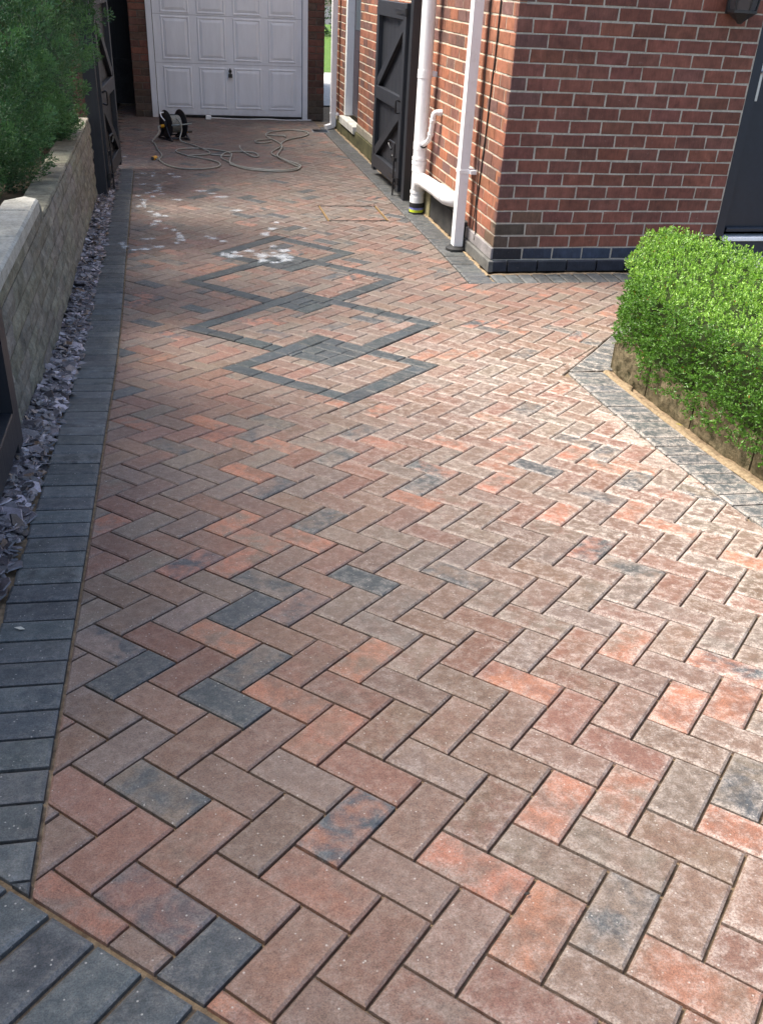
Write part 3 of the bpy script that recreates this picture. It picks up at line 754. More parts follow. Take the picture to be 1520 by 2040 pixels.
# ------------------------------------------------------------------ garage
GF = 7.30
gar = thing('garage', 'brick garage with white panelled up-and-over door at the end of the driveway', 'garage', (-1.32,GF,0))
m = MB(); m.box(-2.556, GF+.008, 0, -2.345, 12.4, 2.45); m.box(-.298, GF+.008, 0, -.078, 12.4, 2.45); m.box(-2.345, GF+.008, 2.16, -.298, GF+.2, 2.45); m.box(-2.345, 12.2, 0, -.298, 12.4, 2.45)
gw = obj('wall', m, m_noise('dark_mortar', (.10,.085,.07), (.17,.145,.12), 12, .95, .5, 120, .15), gar)
m = MB(); m.box(-2.70, GF-.15, 2.452, .03, 12.5, 2.60, .01); obj('roof', m, ROOF, gar)
GRED = [(.135,.058,.042),(.12,.06,.045),(.10,.062,.045),(.15,.062,.045)]
for k in range(29):
    z0, z1 = k*HH+JT/2, (k+1)*HH-JT/2
    for x0, x1 in ((-2.556,-2.347),(-.296,-.078)):
        sp_ = [(x0,x1)] if k % 2 else [(x0,(x0+x1)/2-JT/2),((x0+x1)/2+JT/2,x1)]
        for a, b in sp_:
            m = MB(); wall_brick(m, 0, a, b, z0, z1, GF, .05, jit(random.choice(GRED) if k > 2 else (.075,.055,.042), .15)); obj('brick', m, BRICK, gw)
m = MB(); yy = GF+.01
mr = MB()
for k in range(29):
    z0, z1 = k*HH+JT/2, (k+1)*HH-JT/2; y = GF+.055+(.11 if k % 2 else 0)
    while y < 12.2: wall_brick(mr, 1, y, y+LL-JT, z0, z1, -2.562, .02, jit(random.choice(GRED), .15)); y += LL
obj('brick_rows', mr, BRICK, gw, kind='stuff')
m = MB(); m.box(-2.343, GF-.012, 0, -2.272, GF+.07, 2.155, .004); m.box(-.366, GF-.012, 0, -.300, GF+.07, 2.155, .004); m.box(-2.2715, GF-.012, 2.09, -.3665, GF+.07, 2.155, .004)
obj('door_frame', m, GARDOOR, gar)
gdoor = obj('garage_door', MB().box(-2.264, GF+.022, .036, -.374, GF+.06, 2.085, .003), GARDOOR, gar)
def emb(m, x0, x1, z0, z1, y):
    prof = [(0,0),(.008,-.007),(.020,-.007),(.028,-.001),(.062,-.010)]
    n = 4; vs = []
    for ins_, d in prof: vs += [(x0+ins_,y+d,z0+ins_),(x1-ins_,y+d,z0+ins_),(x1-ins_,y+d,z1-ins_),(x0+ins_,y+d,z1-ins_)]
    fs = [(r*4+i, r*4+(i+1)%4, (r+1)*4+(i+1)%4, (r+1)*4+i) for r in range(len(prof)-1) for i in range(4)]+[(16,17,18,19)]
    m.add(vs, fs)
for r_, z0 in enumerate((.115,.690,1.222,1.69)):
    for c_ in range(4):
        x0 = -2.172+c_*.4525; m = MB(); emb(m, x0, x0+.360, z0, z0+(.50 if r_ < 3 else .35), GF+.0215); obj('panel', m, GARDOOR, gdoor)
for z in (.652,1.205,1.738):
    obj('seam', MB().box(-2.262, GF+.0195, z, -.376, GF+.0215, z+.004), m_flat('grey_seam', (.30,.31,.33), .6), gdoor)
m = MB(); m.tube([(-1.318,GF+.021,.575),(-1.318,GF-.005,.575)], .020, 16); m.bar((-1.318,GF-.010,.61),(-1.318,GF-.010,.535), .016, .012, up=(0,1,0)); m.bar((-1.318,GF-.012,.545),(-1.318,GF-.012,.50), .050, .02, up=(0,1,0))
obj('handle', m, BLACKPL, gdoor)
obj('rubber_seal', MB().box(-2.264, GF+.012, .014, -.374, GF+.05, .034, .004), BLACKRUB, gdoor)
p = ground_px(414, 231); m = MB(); m.box(p[0]-.035, 7.15, .002, p[0]+.035, 7.22, .05, .006)
obj('white_block', m, WHITEPVC, label='small white plastic block lying at the foot of the garage door', cat='block')
m = MB(); 
for i in range(14):
    a = -1.66+i*.10; m.bar((a,7.235+.008*math.sin(i*1.7),.010+.004*math.sin(i)), (a+.1,7.235+.008*math.sin((i+1)*1.7),.010+.004*math.sin(i+1)), .022, .008)
obj('plastic_strip', m, WHITEPVC, label='loose pale plastic strip lying along the foot of the garage door', cat='strip')
# dark passage on the left of the garage
fn = thing('timber_fence', 'dark timber fence closing the passage left of the garage', 'fence', (-3.2,8.7,0))
for i in range(12):
    obj('board', MB().box(-4.2+i*.14, 8.70, .02, -4.2+i*.14+.1395, 8.72, 1.95, .004), DARKW, fn)
obj('gravel_board', MB().box(-4.2, 8.62, .0, -2.6, 8.69, .58, .01), m_noise('dark_concrete', (.045,.042,.04), (.075,.07,.066), 6, .9, .4, 60, .2), fn)
w2 = thing('shade_building', 'dark brick building added behind the left gate to shade the far drive', 'house', (-3.6,6.4,0))  # tall building added to cast shade over the far drive
m = MB(); m.box(-6.30, 3.9, 0, -3.02, 11.6, 4.4); obj('wall', m, m_noise('dark_mortar_wall', (.06,.05,.045), (.11,.095,.08), 12, .95, .5, 120, .15), w2)
m = MB()
for k in range(40):
    y = 3.9+(.11 if k % 2 else 0)
    while y < 8.3:
        mm = m; z0, z1 = k*HH+JT/2, (k+1)*HH-JT/2
        vs0 = len(mm.v); wall_brick(mm, 1, y, y+LL-JT, z0, z1, 0, .03, jit(random.choice(GRED), .2))
        for i in range(vs0, len(mm.v)): x_, y_, z_ = mm.v[i]; mm.v[i] = (-3.012-x_, y_, z_)
        for fi in range(len(mm.f)-9, len(mm.f)): mm.f[fi] = mm.f[fi][::-1]
        y += LL
obj('brick_rows', m, BRICK, w2, kind='stuff')
m = MB(); m.add([(-6.5,3.7,4.41),(-2.88,3.7,4.41),(-2.88,11.8,4.41),(-6.5,11.8,4.41),(-4.7,3.7,5.5),(-4.7,11.8,5.5)], [(0,1,4),(1,2,5,4),(2,3,5),(3,0,4,5),(3,2,1,0)]); obj('roof', m, ROOF, w2)

# ------------------------------------------------------------------ gates
def gate(label, hx, hy, ang, face, L=1.10, zt=1.56, zb=.055, bolt=True, iron=True):
    """leaf runs from the hinge (hx,hy) at angle ang; rails sit on the side 'face' (+1 left of direction, -1 right)"""
    g0 = G(hx, hy); t = thing('timber_gate', label, 'gate', (hx,hy,g0), 'charcoal timber gates standing open')
    t.rotation_euler = (0,0,ang); 
    def part(name, m, mat):
        v = np.array(m.v); org = np.array([(v[:,0].min()+v[:,0].max())/2, (v[:,1].min()+v[:,1].max())/2, v[:,2].min()])
        me = bpy.data.meshes.new(name); me.from_pydata((v-org).tolist(), [], m.f); me.materials.append(mat); me.update()
        o = bpy.data.objects.new(name, me); COL.objects.link(o); o.parent = t; o.location = org; return o
    n = 8; w = L/n; f = face
    for i in range(n):
        part('board', MB().box(i*w+.002, -.010, zb, (i+1)*w-.002, .010, zt-.012+.0*i, .003), GATEW)
    yb = lambda a, b: (min(a*f,b*f), max(a*f,b*f))
    y0, y1 = yb(.0105,.052)
    for a in (0.0, L-.095): part('stile', MB().box(a, y0, zb-.004, a+.095, y1, zt, .004), GATEW)
    for z0, z1 in ((zb+.03,zb+.155),(.72,.835),(zt-.13,zt-.004)): part('rail', MB().box(.096, y0, z0, L-.096, y1, z1, .004), GATEW)
    ym = (y0+y1)/2
    for a, b in (((.10,zt-.16),(L-.11,.86)), ((.10,.70),(L-.11,zb+.18))):
        m = MB(); m.bar((a[0],ym,a[1]), (b[0],ym,b[1]), .036, .085, up=(0,0,1)); part('brace', m, GATEW)
    yo = .052*f
    for z in (zt-.07, zb+.09) if iron else (): 
        m = MB(); m.bar((-.03,yo+.004*f,z), (.36,yo+.004*f,z), .006, .035); m.tube([(-.012,yo+.004*f,z-.03),(-.012,yo+.004*f,z+.03)], .011, 10); part('hinge', m, IRON)
    if iron: m = MB(); m.tube(spline([(.06,yo,.80),(.06,yo+.035*f,.81),(.06,yo+.04*f,.76),(.06,yo+.035*f,.71),(.06,yo,.715)], 4), .008, 8); part('ring_latch', m, IRON)
    if bolt:
        m = MB(); xb = .11; yo2 = yo+.018*f
        m.tube(spline([(xb,yo2,-.01),(xb,yo2,.2),(xb,yo2,.40),(xb,yo2,.44),(xb+.02,yo2+.004*f,.452),(xb+.16,yo2+.01*f,.452),(xb+.20,yo2+.01*f,.43),(xb+.17,yo2+.01*f,.405),(xb+.11,yo2+.005*f,.385)], 5), .008, 8)
        ring = [(xb+.09+.022*math.cos(a), yo2, .315+.022*math.sin(a)) for a in np.linspace(0, 2*math.pi, 14)]
        m.tube(ring, .005, 6); m.tube([(xb,yo2,.315),(xb+.07,yo2,.315)], .005, 6)
        for z in (.12,.30): m.box(xb-.03, min(yo,yo2+.01*f), z, xb+.03, max(yo,yo2+.01*f), z+.03)
        part('drop_bolt', m, IRON)
    return t
gate('charcoal timber gate folded open against the house wall beside the soil pipe', -.085, 2.40, math.radians(90.6), 1, 1.16)
gate('charcoal timber gate folded open on the left in front of the conifers', -2.715, 2.50, math.radians(87.2), -1, 1.16)
gate('nearest charcoal timber gate, only its far edge showing at the left frame edge', -2.765, -2.84, math.radians(-90.5), 1, 1.05, 1.1, .06, False, False)
def post(label, x, y, h, ang=0):
    g0 = G(x,y); t = thing('gate_post', label, 'gate post', (x,y,g0), 'charcoal gate posts')
    obj('shaft', MB().box(x-.05, y-.05, g0-.05, x+.05, y+.05, g0+h, .006), GATEW, t)
    m = MB(); vs = [(x-.058,y-.058,g0+h),(x+.058,y-.058,g0+h),(x+.058,y+.058,g0+h),(x-.058,y+.058,g0+h),(x,y,g0+h+.04)]
    m.add(vs, [(3,2,1,0),(0,1,4),(1,2,4),(2,3,4),(3,0,4)]); obj('cap', m, GATEW, t)
post('charcoal gate post fixed to the house wall behind the soil pipe', -.062, 2.315, 1.85)
post('charcoal gate post at the end of the stone retaining wall', -2.735, 2.40, 1.85)

# ------------------------------------------------------------------ left retaining wall
rw = thing('retaining_wall', 'long low wall of rough grey-brown stone blocks along the slate strip', 'wall', (-2.85,-.6,0))
WX = -2.772
obj('core', MB().box(-2.90, -7.0, -.1, -2.80, 2.34, .585), MORTAR if False else SOIL, rw)
def stone_block(y0, y1, z0, z1, x_face, depth, mat, name, par, rough=.010, nx=9, nz=4, axis='x', tint=None):
    m = MB(); sdv = random.uniform(0,50); g = []
    for j in range(nz+1):
        for i in range(nx+1):
            a, b = i/nx, j/nz; e = min(a,1-a,b,1-b)
            d = (rough*(.55+1.0*mnoise.noise((a*5+sdv,b*3+sdv,sdv))+.35*mnoise.noise((a*14+sdv,b*9,sdv))) if e > 0 else -.003)
            g.append((x_face+d, y0+(y1-y0)*a, z0+(z1-z0)*b))
    n = (nx+1)*(nz+1); f = [(j*(nx+1)+i, j*(nx+1)+i+1, (j+1)*(nx+1)+i+1, (j+1)*(nx+1)+i) for j in range(nz) for i in range(nx)]
    B = [(x_face-depth,y0,z0),(x_face-depth,y1,z0),(x_face-depth,y1,z1),(x_face-depth,y0,z1)]
    bot = list(range(nx+1)); top = [nz*(nx+1)+i for i in range(nx+1)]; lf = [j*(nx+1) for j in range(nz+1)]; rt = [j*(nx+1)+nx for j in range(nz+1)]
    f += [tuple(bot[::-1]+[n,n+1]), tuple(top+[n+2,n+3]), tuple(lf+[n+3,n]), tuple(rt[::-1]+[n+1,n+2]), (n+1,n,n+3,n+2)]
    t = random.uniform(.90,1.12); c = tint or (t*1.0, t*random.uniform(.95,1.02), t*random.uniform(.9,1.0))
    m.add(g+B, f, col1=(*c,1)); return obj(name, m, mat, par)
CH = .1015
for k in range(7):
    y = -4.3+(.15 if k % 2 else 0)
    while y < 2.33:
        L = random.uniform(.27,.33); y1 = min(y+L, 2.335); zb = k*CH-.10
        top = .605 if k == 6 else zb+CH-.006
        if k < 6 or y > -1.30 or True:
            if G(WX, y) < top: stone_block(y, y1-.004, zb, zb+CH-.004, WX+.002, .10, STONE, 'stone_block', rw, tint=None)
        y = y1
for y in np.arange(-4.3, 2.2, .46):                            # capping course; the part near the street is one course higher
    if y+.46 > -1.16: 
        a = max(y, -1.155); stone_block(a, min(y+.454,2.335), 7*CH-.10, .655 if a < -9 else .613+.02, WX-.004, .14, STONE, 'stone_block', rw, .006)
y = -4.3
while y < -1.17:
    y1 = min(y+.31, -1.165); stone_block(y, y1-.006, 7*CH-.10, .715, WX+.001, .10, STONE, 'stone_block', rw); y = y1
y = -4.45
while y < -1.40:
    y1 = min(y+.46, -1.395); end = y1 > -1.42
    pol = [(-2.885,y),(-2.735,y),(-2.735,y1-.055 if end else y1-.005),(-2.80,y1) if end else (-2.81,y1-.005),(-2.885,y1-.10 if end else y1-.005)]
    m = MB(); m.hexa(pol, .717, .785, .010, col1=(1,1,1,1)); obj('coping_stone', m, COPING, rw); y = y1
# slate chippings
def flakes(name, n, xr, yr, label):
    V = []; Fq = []; C = []; base = 0
    m = MB()
    for i in range(n):
        y = yr[0]+(yr[1]-yr[0])*random.random(); x = random.uniform(*xr) 
        s = random.uniform(.008,.032)*(1.0 if random.random() < .88 else 1.7); k = random.choice((5,6,7)); th = random.uniform(.002,.006)
        a0 = random.random()*6.28; el = random.uniform(.45,.9)
        pts = [(s*math.cos(a)*(1+random.uniform(-.25,.25)), s*el*math.sin(a)*(1+random.uniform(-.25,.25))) for a in np.linspace(0, 2*math.pi, k, endpoint=False)]
        R_ = Matrix.Rotation(a0,3,'Z'); R_ = Matrix.Rotation(random.gauss(0,.26),3,'X')@Matrix.Rotation(random.gauss(0,.26),3,'Y')@R_
        hgt = (x-xr[0])/(xr[1]-xr[0]); pile = .030*(1-abs(hgt-.35)*.9)*random.random()**.8
        o_ = Vector((x, y, G(x,y)-.002+pile+.004))
        vs = [R_@Vector((p[0],p[1],-th/2))+o_ for p in pts]+[R_@Vector((p[0]*.93,p[1]*.93,th/2))+o_ for p in pts]
        t = random.uniform(.4,1.7)*(3.0 if random.random() < .18 else 1); c = (t*random.uniform(.96,1.06),t*.97,t*random.uniform(.97,1.05))
        if random.random() < .03: c = (1.5,1.0,.6)
        m.add(vs, [tuple(range(k))[::-1], tuple(range(k,2*k))]+[(q,(q+1)%k,k+(q+1)%k,k+q) for q in range(k)], col1=(*c,1))
    o = obj(name, m, SLATE, label=label, cat='slate', kind='stuff'); return o
flakes('slate_chippings', 6800, (-2.775,-2.642), (-4.6,3.6), 'purple-grey slate chippings filling the strip between stone wall and edging')

# ------------------------------------------------------------------ low stone edging of the hedge bed
pw = thing('planter_wall', 'low rough stone kerb under the clipped box hedge', 'kerb', (.15,-3,G(.15,-3)))
y = -1.775; first = True
while y > -6.2:
    y1 = y-random.uniform(.42,.52) if not first else y-.405
    g0 = min(G(.11,y), G(.11,y1)); h_ = max(G(.11,y), G(.11,y1))+(.150 if first else .135)
    stone_block(y1+.012, y, g0-.03, h_, .0, .0, STONEM, 'stone_block', pw) if False else None
    m = MB(); nx, nz = 9, 5; sdv = random.uniform(0,50); g = []
    for j in range(nz+1):
        for i in range(nx+1):
            a, b = i/nx, j/nz; e = min(a,1-a,b,1-b); d = .016*(.3+mnoise.noise((a*5+sdv,b*3,sdv))+.4*mnoise.noise((a*15+sdv,b*9,sdv))) if e > 0 else -.004
            g.append((.118-d, y+(y1+.012-y)*a, (g0-.03)+(h_-g0+.03)*b))
    n = len(g); f = [(j*(nx+1)+i, j*(nx+1)+i+1, (j+1)*(nx+1)+i+1, (j+1)*(nx+1)+i) for j in range(nz) for i in range(nx)]
    Bk = [(.26,y,g0-.03),(.26,y1+.012,g0-.03),(.26,y1+.012,h_),(.26,y,h_)]
    bot = list(range(nx+1)); top = [nz*(nx+1)+i for i in range(nx+1)]; lf = [j*(nx+1) for j in range(nz+1)]; rt = [j*(nx+1)+nx for j in range(nz+1)]
    f += [tuple(bot[::-1]+[n,n+1]), tuple(top+[n+2,n+3]), tuple(lf+[n+3,n]), tuple(rt[::-1]+[n+1,n+2]), (n+1,n,n+3,n+2)]
    t = random.uniform(.9,1.2); m.add(g+Bk, f, col1=(t,t*.97,t*.88,1)); obj('stone_block', m, STONEM, pw)
    first = False; y = y1
m = MB(); A, Bq = np.array((.12,-1.765)), np.array((.62,-1.21)); e = (Bq-A)/np.linalg.norm(Bq-A); n_ = np.array((e[1],-e[0]))
m.hexa(convex_ccw([tuple(A), tuple(Bq), tuple(Bq+n_*.1), tuple(A+n_*.1)]), -.04, .125, .008, col1=(1,.96,.85,1)); obj('stone_block', m, STONEM, pw)

# ------------------------------------------------------------------ foliage
def leaf_cloud(P0, A, length, width, cols, fold=.25):
    """rhombic folded leaves: base points, axis vectors -> arrays of quads"""
    n = len(P0); rnd = rng.normal(size=(n,3)); sdv = np.cross(A, rnd); sdv /= np.linalg.norm(sdv, axis=1)[:,None]+1e-9
    up = np.cross(sdv, A); l = length[:,None]; w = width[:,None]
    b = P0; t = P0+A*l; L1 = P0+A*l*.32+sdv*w*.42+up*w*fold; L2 = P0+A*l*.72+sdv*w*.40+up*w*fold
    R1 = P0+A*l*.32-sdv*w*.42+up*w*fold; R2_ = P0+A*l*.72-sdv*w*.40+up*w*fold
    V = np.stack([b,L1,L2,t,R2_,R1], 1).reshape(-1,3); i = np.arange(n)[:,None]*6
    Fc = np.concatenate([i+np.array([0,3,2,1]), i+np.array([0,5,4,3])], 1).ravel()
    return V, Fc, np.repeat(cols, 6, 0)
def scale_cloud(P0, A, length, width, cols):
    n = len(P0); sdv = np.cross(A, rng.normal(size=(n,3))); sdv /= np.linalg.norm(sdv, axis=1)[:,None]+1e-9; l = length[:,None]; w = width[:,None]
    V = np.stack([P0, P0+A*l*.45+sdv*w*.5, P0+A*l, P0+A*l*.45-sdv*w*.5], 1).reshape(-1,3)
    return V, np.arange(n*4), np.repeat(cols, 4, 0)
def unit(a): return a/(np.linalg.norm(a, axis=1)[:,None]+1e-9)
hp = np.array([(.075,-5.6),(.065,-4.2),(.06,-3.0),(.07,-2.3),(.105,-1.88),(.18,-1.60),(.36,-1.36),(.50,-1.16),(.66,-1.12),(.80,-1.30),(.92,-1.62),(.98,-2.3),(1.0,-4.2),(1.0,-5.6)])
def hedge_pts(n):
    seg = np.diff(hp, axis=0); ln = np.linalg.norm(seg, axis=1); cum = np.cumsum(ln)
    n_s = int(n*.55); n_t = n-n_s
    s = rng.random(n_s)*cum[-1]; k = np.searchsorted(cum, s); f = (s-(cum[k]-ln[k]))/ln[k]
    xy = hp[k]+seg[k]*f[:,None]; nr = np.c_[-seg[k][:,1], seg[k][:,0]]/ln[k][:,None]; nr = np.where((nr@np.array([1,0]) > 5)[:,None], nr, nr)
    inside = np.array([.55,-3.0]); flip = np.sum((inside-xy)*nr, 1) > 0; nr[flip] *= -1
    hz = rng.random(n_s)**.9
    z = hz; xyz = np.c_[xy, z]; N = np.c_[nr, np.zeros(n_s)]
    t = rng.random((n_t*3,2))*np.array([.92,4.5])+np.array([.1,-5.6]); 
    keep = []
    for p in t:
        c = False; j = len(hp)-1
        for i in range(len(hp)):
            if (hp[i,1] > p[1]) != (hp[j,1] > p[1]) and p[0] < (hp[j,0]-hp[i,0])*(p[1]-hp[i,1])/(hp[j,1]-hp[i,1])+hp[i,0]: c = not c
            j = i
        if c: keep.append(p)
        if len(keep) >= n_t: break
    k_ = np.array(keep); T = np.c_[k_, np.ones(len(k_))]
    return xyz, N, T
def hedge_top(x, y): return .50+.07*np.clip((x-.1)/.5,0,1)+.05*np.clip((-1.9-y)*0,0,1)
sideP, sideN, topP = hedge_pts(17500)
Gv = np.vectorize(G)
gz_ = Gv(sideP[:,0], sideP[:,1])
lump = np.array([mnoise.noise((p[0]*7,p[1]*7,h*5)) for p,h in zip(sideP, sideP[:,2])])
top_h = gz_*.0+hedge_top(sideP[:,0], sideP[:,1])+np.clip(gz_,0,.5)
low = gz_+np.where(sideP[:,1] > -2.1, .13, .055)+.03*rng.random(len(gz_)); zz = low+(top_h-low)*sideP[:,2]
pos = np.c_[sideP[:,:2]+sideN[:,:2]*(.02+.035*lump[:,None]-.08*rng.random(len(gz_))[:,None]**1.6-.02*(1-sideP[:,2:3])**2-(.10*np.clip((sideP[:,1:2]+2.0)/.3,0,1)*sideP[:,2:3]**2)), zz]
tl = np.array([mnoise.noise((p[0]*6,p[1]*6,9)) for p in topP])
tz = hedge_top(topP[:,0],topP[:,1])+np.clip(Gv(topP[:,0],topP[:,1]),0,.5)+.03*tl-.05*rng.random(len(topP))**1.6
tpos = np.c_[topP[:,:2], tz]
stray = rng.random(len(tpos)) < .03; tpos[stray,2] += .015+.045*rng.random(stray.sum())**1.5
SPp = np.vstack([pos, tpos]); SN = np.vstack([sideN, np.tile([0,0,1.], (len(tpos),1))])
young_sunlit = np.concatenate([np.clip((sideP[:,2]-.55)*1.0,0,1)*.55, np.full(len(tpos), .95)])  # new growth plus painted sunlight: leaves paler towards the top
ax = unit(SN*.75+np.array([0,0,.45])+rng.normal(size=SPp.shape)*.42)
K = 9; reps = len(SPp); allP=[]; allA=[]; allL=[]; allW=[]; allC=[]
for j in range(K):
    a = j/(K-1); off = ax*(a*.030-.012)[...,None] if False else ax*(a*.027-.013)
    side = unit(np.cross(ax, rng.normal(size=ax.shape))); sp_ = (1.15-.75*a)
    A_ = unit(ax*(.45+.6*a)+side*sp_); allP.append(SPp+off); allA.append(A_)
    allL.append((.0135-.0025*a)*(1+.25*rng.normal(size=reps)).clip(.5,1.5)); allW.append((.0076)*(1+.15*rng.normal(size=reps)).clip(.5,1.5))
    base = np.array([.082,.185,.030]); tip = np.array([.28,.45,.085]); q = (young_sunlit*(.35+.65*a)+.12*rng.normal(size=reps)).clip(0,1)[:,None]
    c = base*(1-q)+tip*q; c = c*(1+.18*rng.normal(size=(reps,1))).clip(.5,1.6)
    red = (rng.random(reps) < .006)[:,None]; c = np.where(red, np.array([.25,.12,.03]), c)
    allC.append(np.c_[c, np.ones(reps)])
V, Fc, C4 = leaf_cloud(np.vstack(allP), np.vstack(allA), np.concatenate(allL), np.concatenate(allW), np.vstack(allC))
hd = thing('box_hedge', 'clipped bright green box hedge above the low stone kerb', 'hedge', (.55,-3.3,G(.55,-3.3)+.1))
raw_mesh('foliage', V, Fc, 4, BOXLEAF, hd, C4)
ctr = np.array([.55,-3.4]); inner_p = [tuple(ctr+(p-ctr)*np.array([.84,.955])) for p in hp]
cm = MB(); n = len(inner_p); pol = inner_p[::-1] if area(inner_p) < 0 else inner_p
vs = [(x,y,G(x,y)+.13) for x,y in pol]+[(x,y,hedge_top(x,y)+max(G(x,y),0)-.075) for x,y in pol]
cm.add(vs, [tuple(range(n))[::-1], tuple(range(n,2*n))]+[(i,(i+1)%n,n+(i+1)%n,n+i) for i in range(n)]); obj('blocking_core', cm, COREM, hd)  # unseen solid core, added to stop light passing through the foliage
for i in range(16):
    y = -1.75-.12*i-.05*random.random(); x = random.uniform(.16,.30) if i else .26
    g0 = G(x,y)+.09; m = MB(); m.tube(spline([(x,y,g0),(x+random.uniform(-.02,.02),y+.02,g0+.09),(x-.02,y+random.uniform(-.04,.04),g0+.22)], 4), .006, 6); obj('stem', m, BARK, hd)

def conifer(cx, cy, z0, H, rad, label, ncl=420, seed=1, per=165):
    t = thing('conifer', label, 'tree', (cx,cy,z0), 'feathery conifers behind the retaining wall')
    r_ = np.random.default_rng(seed)
    m = MB(); m.tube([(cx,cy,z0-.1),(cx+.02,cy,z0+H*.4),(cx,cy+.02,z0+H*.9)], [.06,.04,.01], 8)
    for i in range(22):
        h = H*(.08+.8*i/22); a = i*2.4; R_ = rad*prof(h/H)*.75
        m.tube([(cx,cy,z0+h),(cx+R_*math.cos(a),cy+R_*math.sin(a),z0+h+.12)], [.012,.004], 5)
    obj('trunk', m, BARK, t)
    h = r_.random(ncl)**1.15; a = r_.random(ncl)*2*math.pi; rr = rad*np.array([prof(x) for x in h])*(.62+.34*r_.random(ncl))
    cc = np.c_[cx+rr*np.cos(a), cy+rr*np.sin(a), z0+h*H-.06]; outw = unit(np.c_[np.cos(a), np.sin(a), np.full(ncl,.75)]+r_.normal(size=(ncl,3))*.22)
    tone = .5+1.0*r_.random(ncl); plen = .20+.16*r_.random(ncl)          # feathery plumes, each a tapering frond of sprays
    P0=[];A=[];Ln=[];Wd=[];Cc_=[]
    for j in range(per):
        s_ = r_.random(ncl)**.8; rad_ = (.012+.060*np.sin(np.pi*np.clip(.12+.84*s_,0,1)))[:,None]
        ro = unit(np.cross(outw, r_.normal(size=(ncl,3)))); b = cc+outw*(plen*s_)[:,None]+ro*rad_*np.sqrt(r_.random((ncl,1)))
        ax = unit(outw*.75+ro*.75+np.array([0,0,.25])+r_.normal(size=(ncl,3))*.22); pl = unit(np.cross(ax, r_.normal(size=(ncl,3))))
        for q in range(5):
            ang = (q-2)*.42; d = unit(ax*math.cos(ang)+pl*math.sin(ang)); P0.append(b+ax*.007*(2-abs(q-2))); A.append(d)
            Ln.append(np.full(ncl, .016-.002*abs(q-2))*(.7+.6*r_.random(ncl))); Wd.append(np.full(ncl,.0062))
            g = np.array([.034,.100,.048])*(tone*(.8+.4*r_.random(ncl)))[:,None]; yl = np.clip((s_-.35)*.9+.25*r_.random(ncl)-.05,0,.85)[:,None]
            Cc_.append(np.c_[g*(1-yl)+np.array([.110,.215,.075])*tone[:,None]*yl, np.ones(ncl)])
    V, Fc, C4 = scale_cloud(np.vstack(P0), np.vstack(A), np.concatenate(Ln), np.concatenate(Wd), np.vstack(Cc_))
    raw_mesh('crown', V, Fc, 4, CONLEAF, t, C4); return t
def prof(h): return (min(1, .50+h*2.2) if h < .25 else 1.0-(h-.25)*.30 if h < .6 else max(.06, .895-(h-.6)*2.1))
conifer(-3.22, 1.25, .60, 2.7, .50, 'dark green conifer standing in front of the left gate', 420, 11)
conifer(-3.30, -.20, .60, 2.9, .50, 'nearer conifer at the left edge with its foliage above the pale coping', 420, 12)
def copy_tree(src, loc, sc, label):
    c = src.copy(); COL.objects.link(c); c.location = loc; c.scale = sc; c['label'] = label
    for ch in src.children:
        d = ch.copy(); COL.objects.link(d); d.parent = c
    return c
con = [o for o in bpy.data.objects if o.name.startswith('conifer')]
copy_tree(con[0], (-3.72,-2.1,.56), (1.1,1.35,1.2), 'conifer further along the bed towards the street')
copy_tree(con[1], (-3.80,-3.7,.56), (1.1,1.6,1.2), 'conifer nearest the street beside the driveway entrance')
copy_tree(con[0], (-3.85,-5.4,.56), (1.1,1.6,1.2), 'last conifer of the row beyond the camera')

# garden beyond
def bush(x, y, z, rx, ry, rz, n, label, seed, name='garden_shrub'):
    r_ = np.random.default_rng(seed); d = unit(r_.normal(size=(n,3))); P0 = np.array([x,y,z])+d*np.array([rx,ry,rz])*(.75+.3*r_.random((n,1)))
    P0[:,2] = np.maximum(P0[:,2], .02); c = np.array([.035,.075,.02])*(.6+.9*r_.random((n,1))); V, Fc, C4 = leaf_cloud(P0, unit(d+r_.normal(size=(n,3))*.7), .10+.05*r_.random(n), .05+.02*r_.random(n), np.c_[c, np.ones(n)])
    t = thing(name, label, 'shrub', (x,y,0), 'shrubs across the lawn'); raw_mesh('foliage', V, Fc, 4, CONLEAF, t, C4)
    obj('stem', MB().tube([(x,y,-.05),(x,y,z)], .06, 8), BARK, t)
bush(3.6, 27.5, 1.5, 2.6, 1.6, 2.4, 7000, 'dark shrub across the lawn seen through the gap beside the garage', 31)
bush(-1.5, 29, 1.5, 2.6, 1.6, 2.4, 3000, 'dark shrub across the lawn hidden behind the garage', 32)

# ------------------------------------------------------------------ hose reel and hose
rx, ry = -2.07, 5.52
hr = thing('hose_reel', 'black free-standing hose reel with amber fittings in front of the garage', 'hose reel', (rx,ry,0))
AXZ = .165
def disc(m, x, r, w, n=28): m.tube([(x,ry,AXZ),(x+w*.3,ry,AXZ),(x+w*.7,ry,AXZ),(x+w,ry,AXZ)], [r*.96,r,r,r*.96], n)
for x in (rx-.125, rx+.065):
    m = MB(); disc(m, x, .152, .014); obj('drum_flange', m, BLACKPL, hr, 'auto')
m = MB(); 
for i in range(9): 
    a = rx-.092+i*.0165; m.tube([(a,ry+.072*math.cos(t_),AXZ+.072*math.sin(t_)) for t_ in np.linspace(0, 2*math.pi, 22)], .0085, 8)
for i in range(8):
    a = rx-.084+i*.0165; m.tube([(a,ry+.087*math.cos(t_),AXZ+.087*math.sin(t_)) for t_ in np.linspace(0, 2*math.pi, 22)], .0085, 8)
obj('wound_hose', m, HOSEM, hr, True)
m = MB()
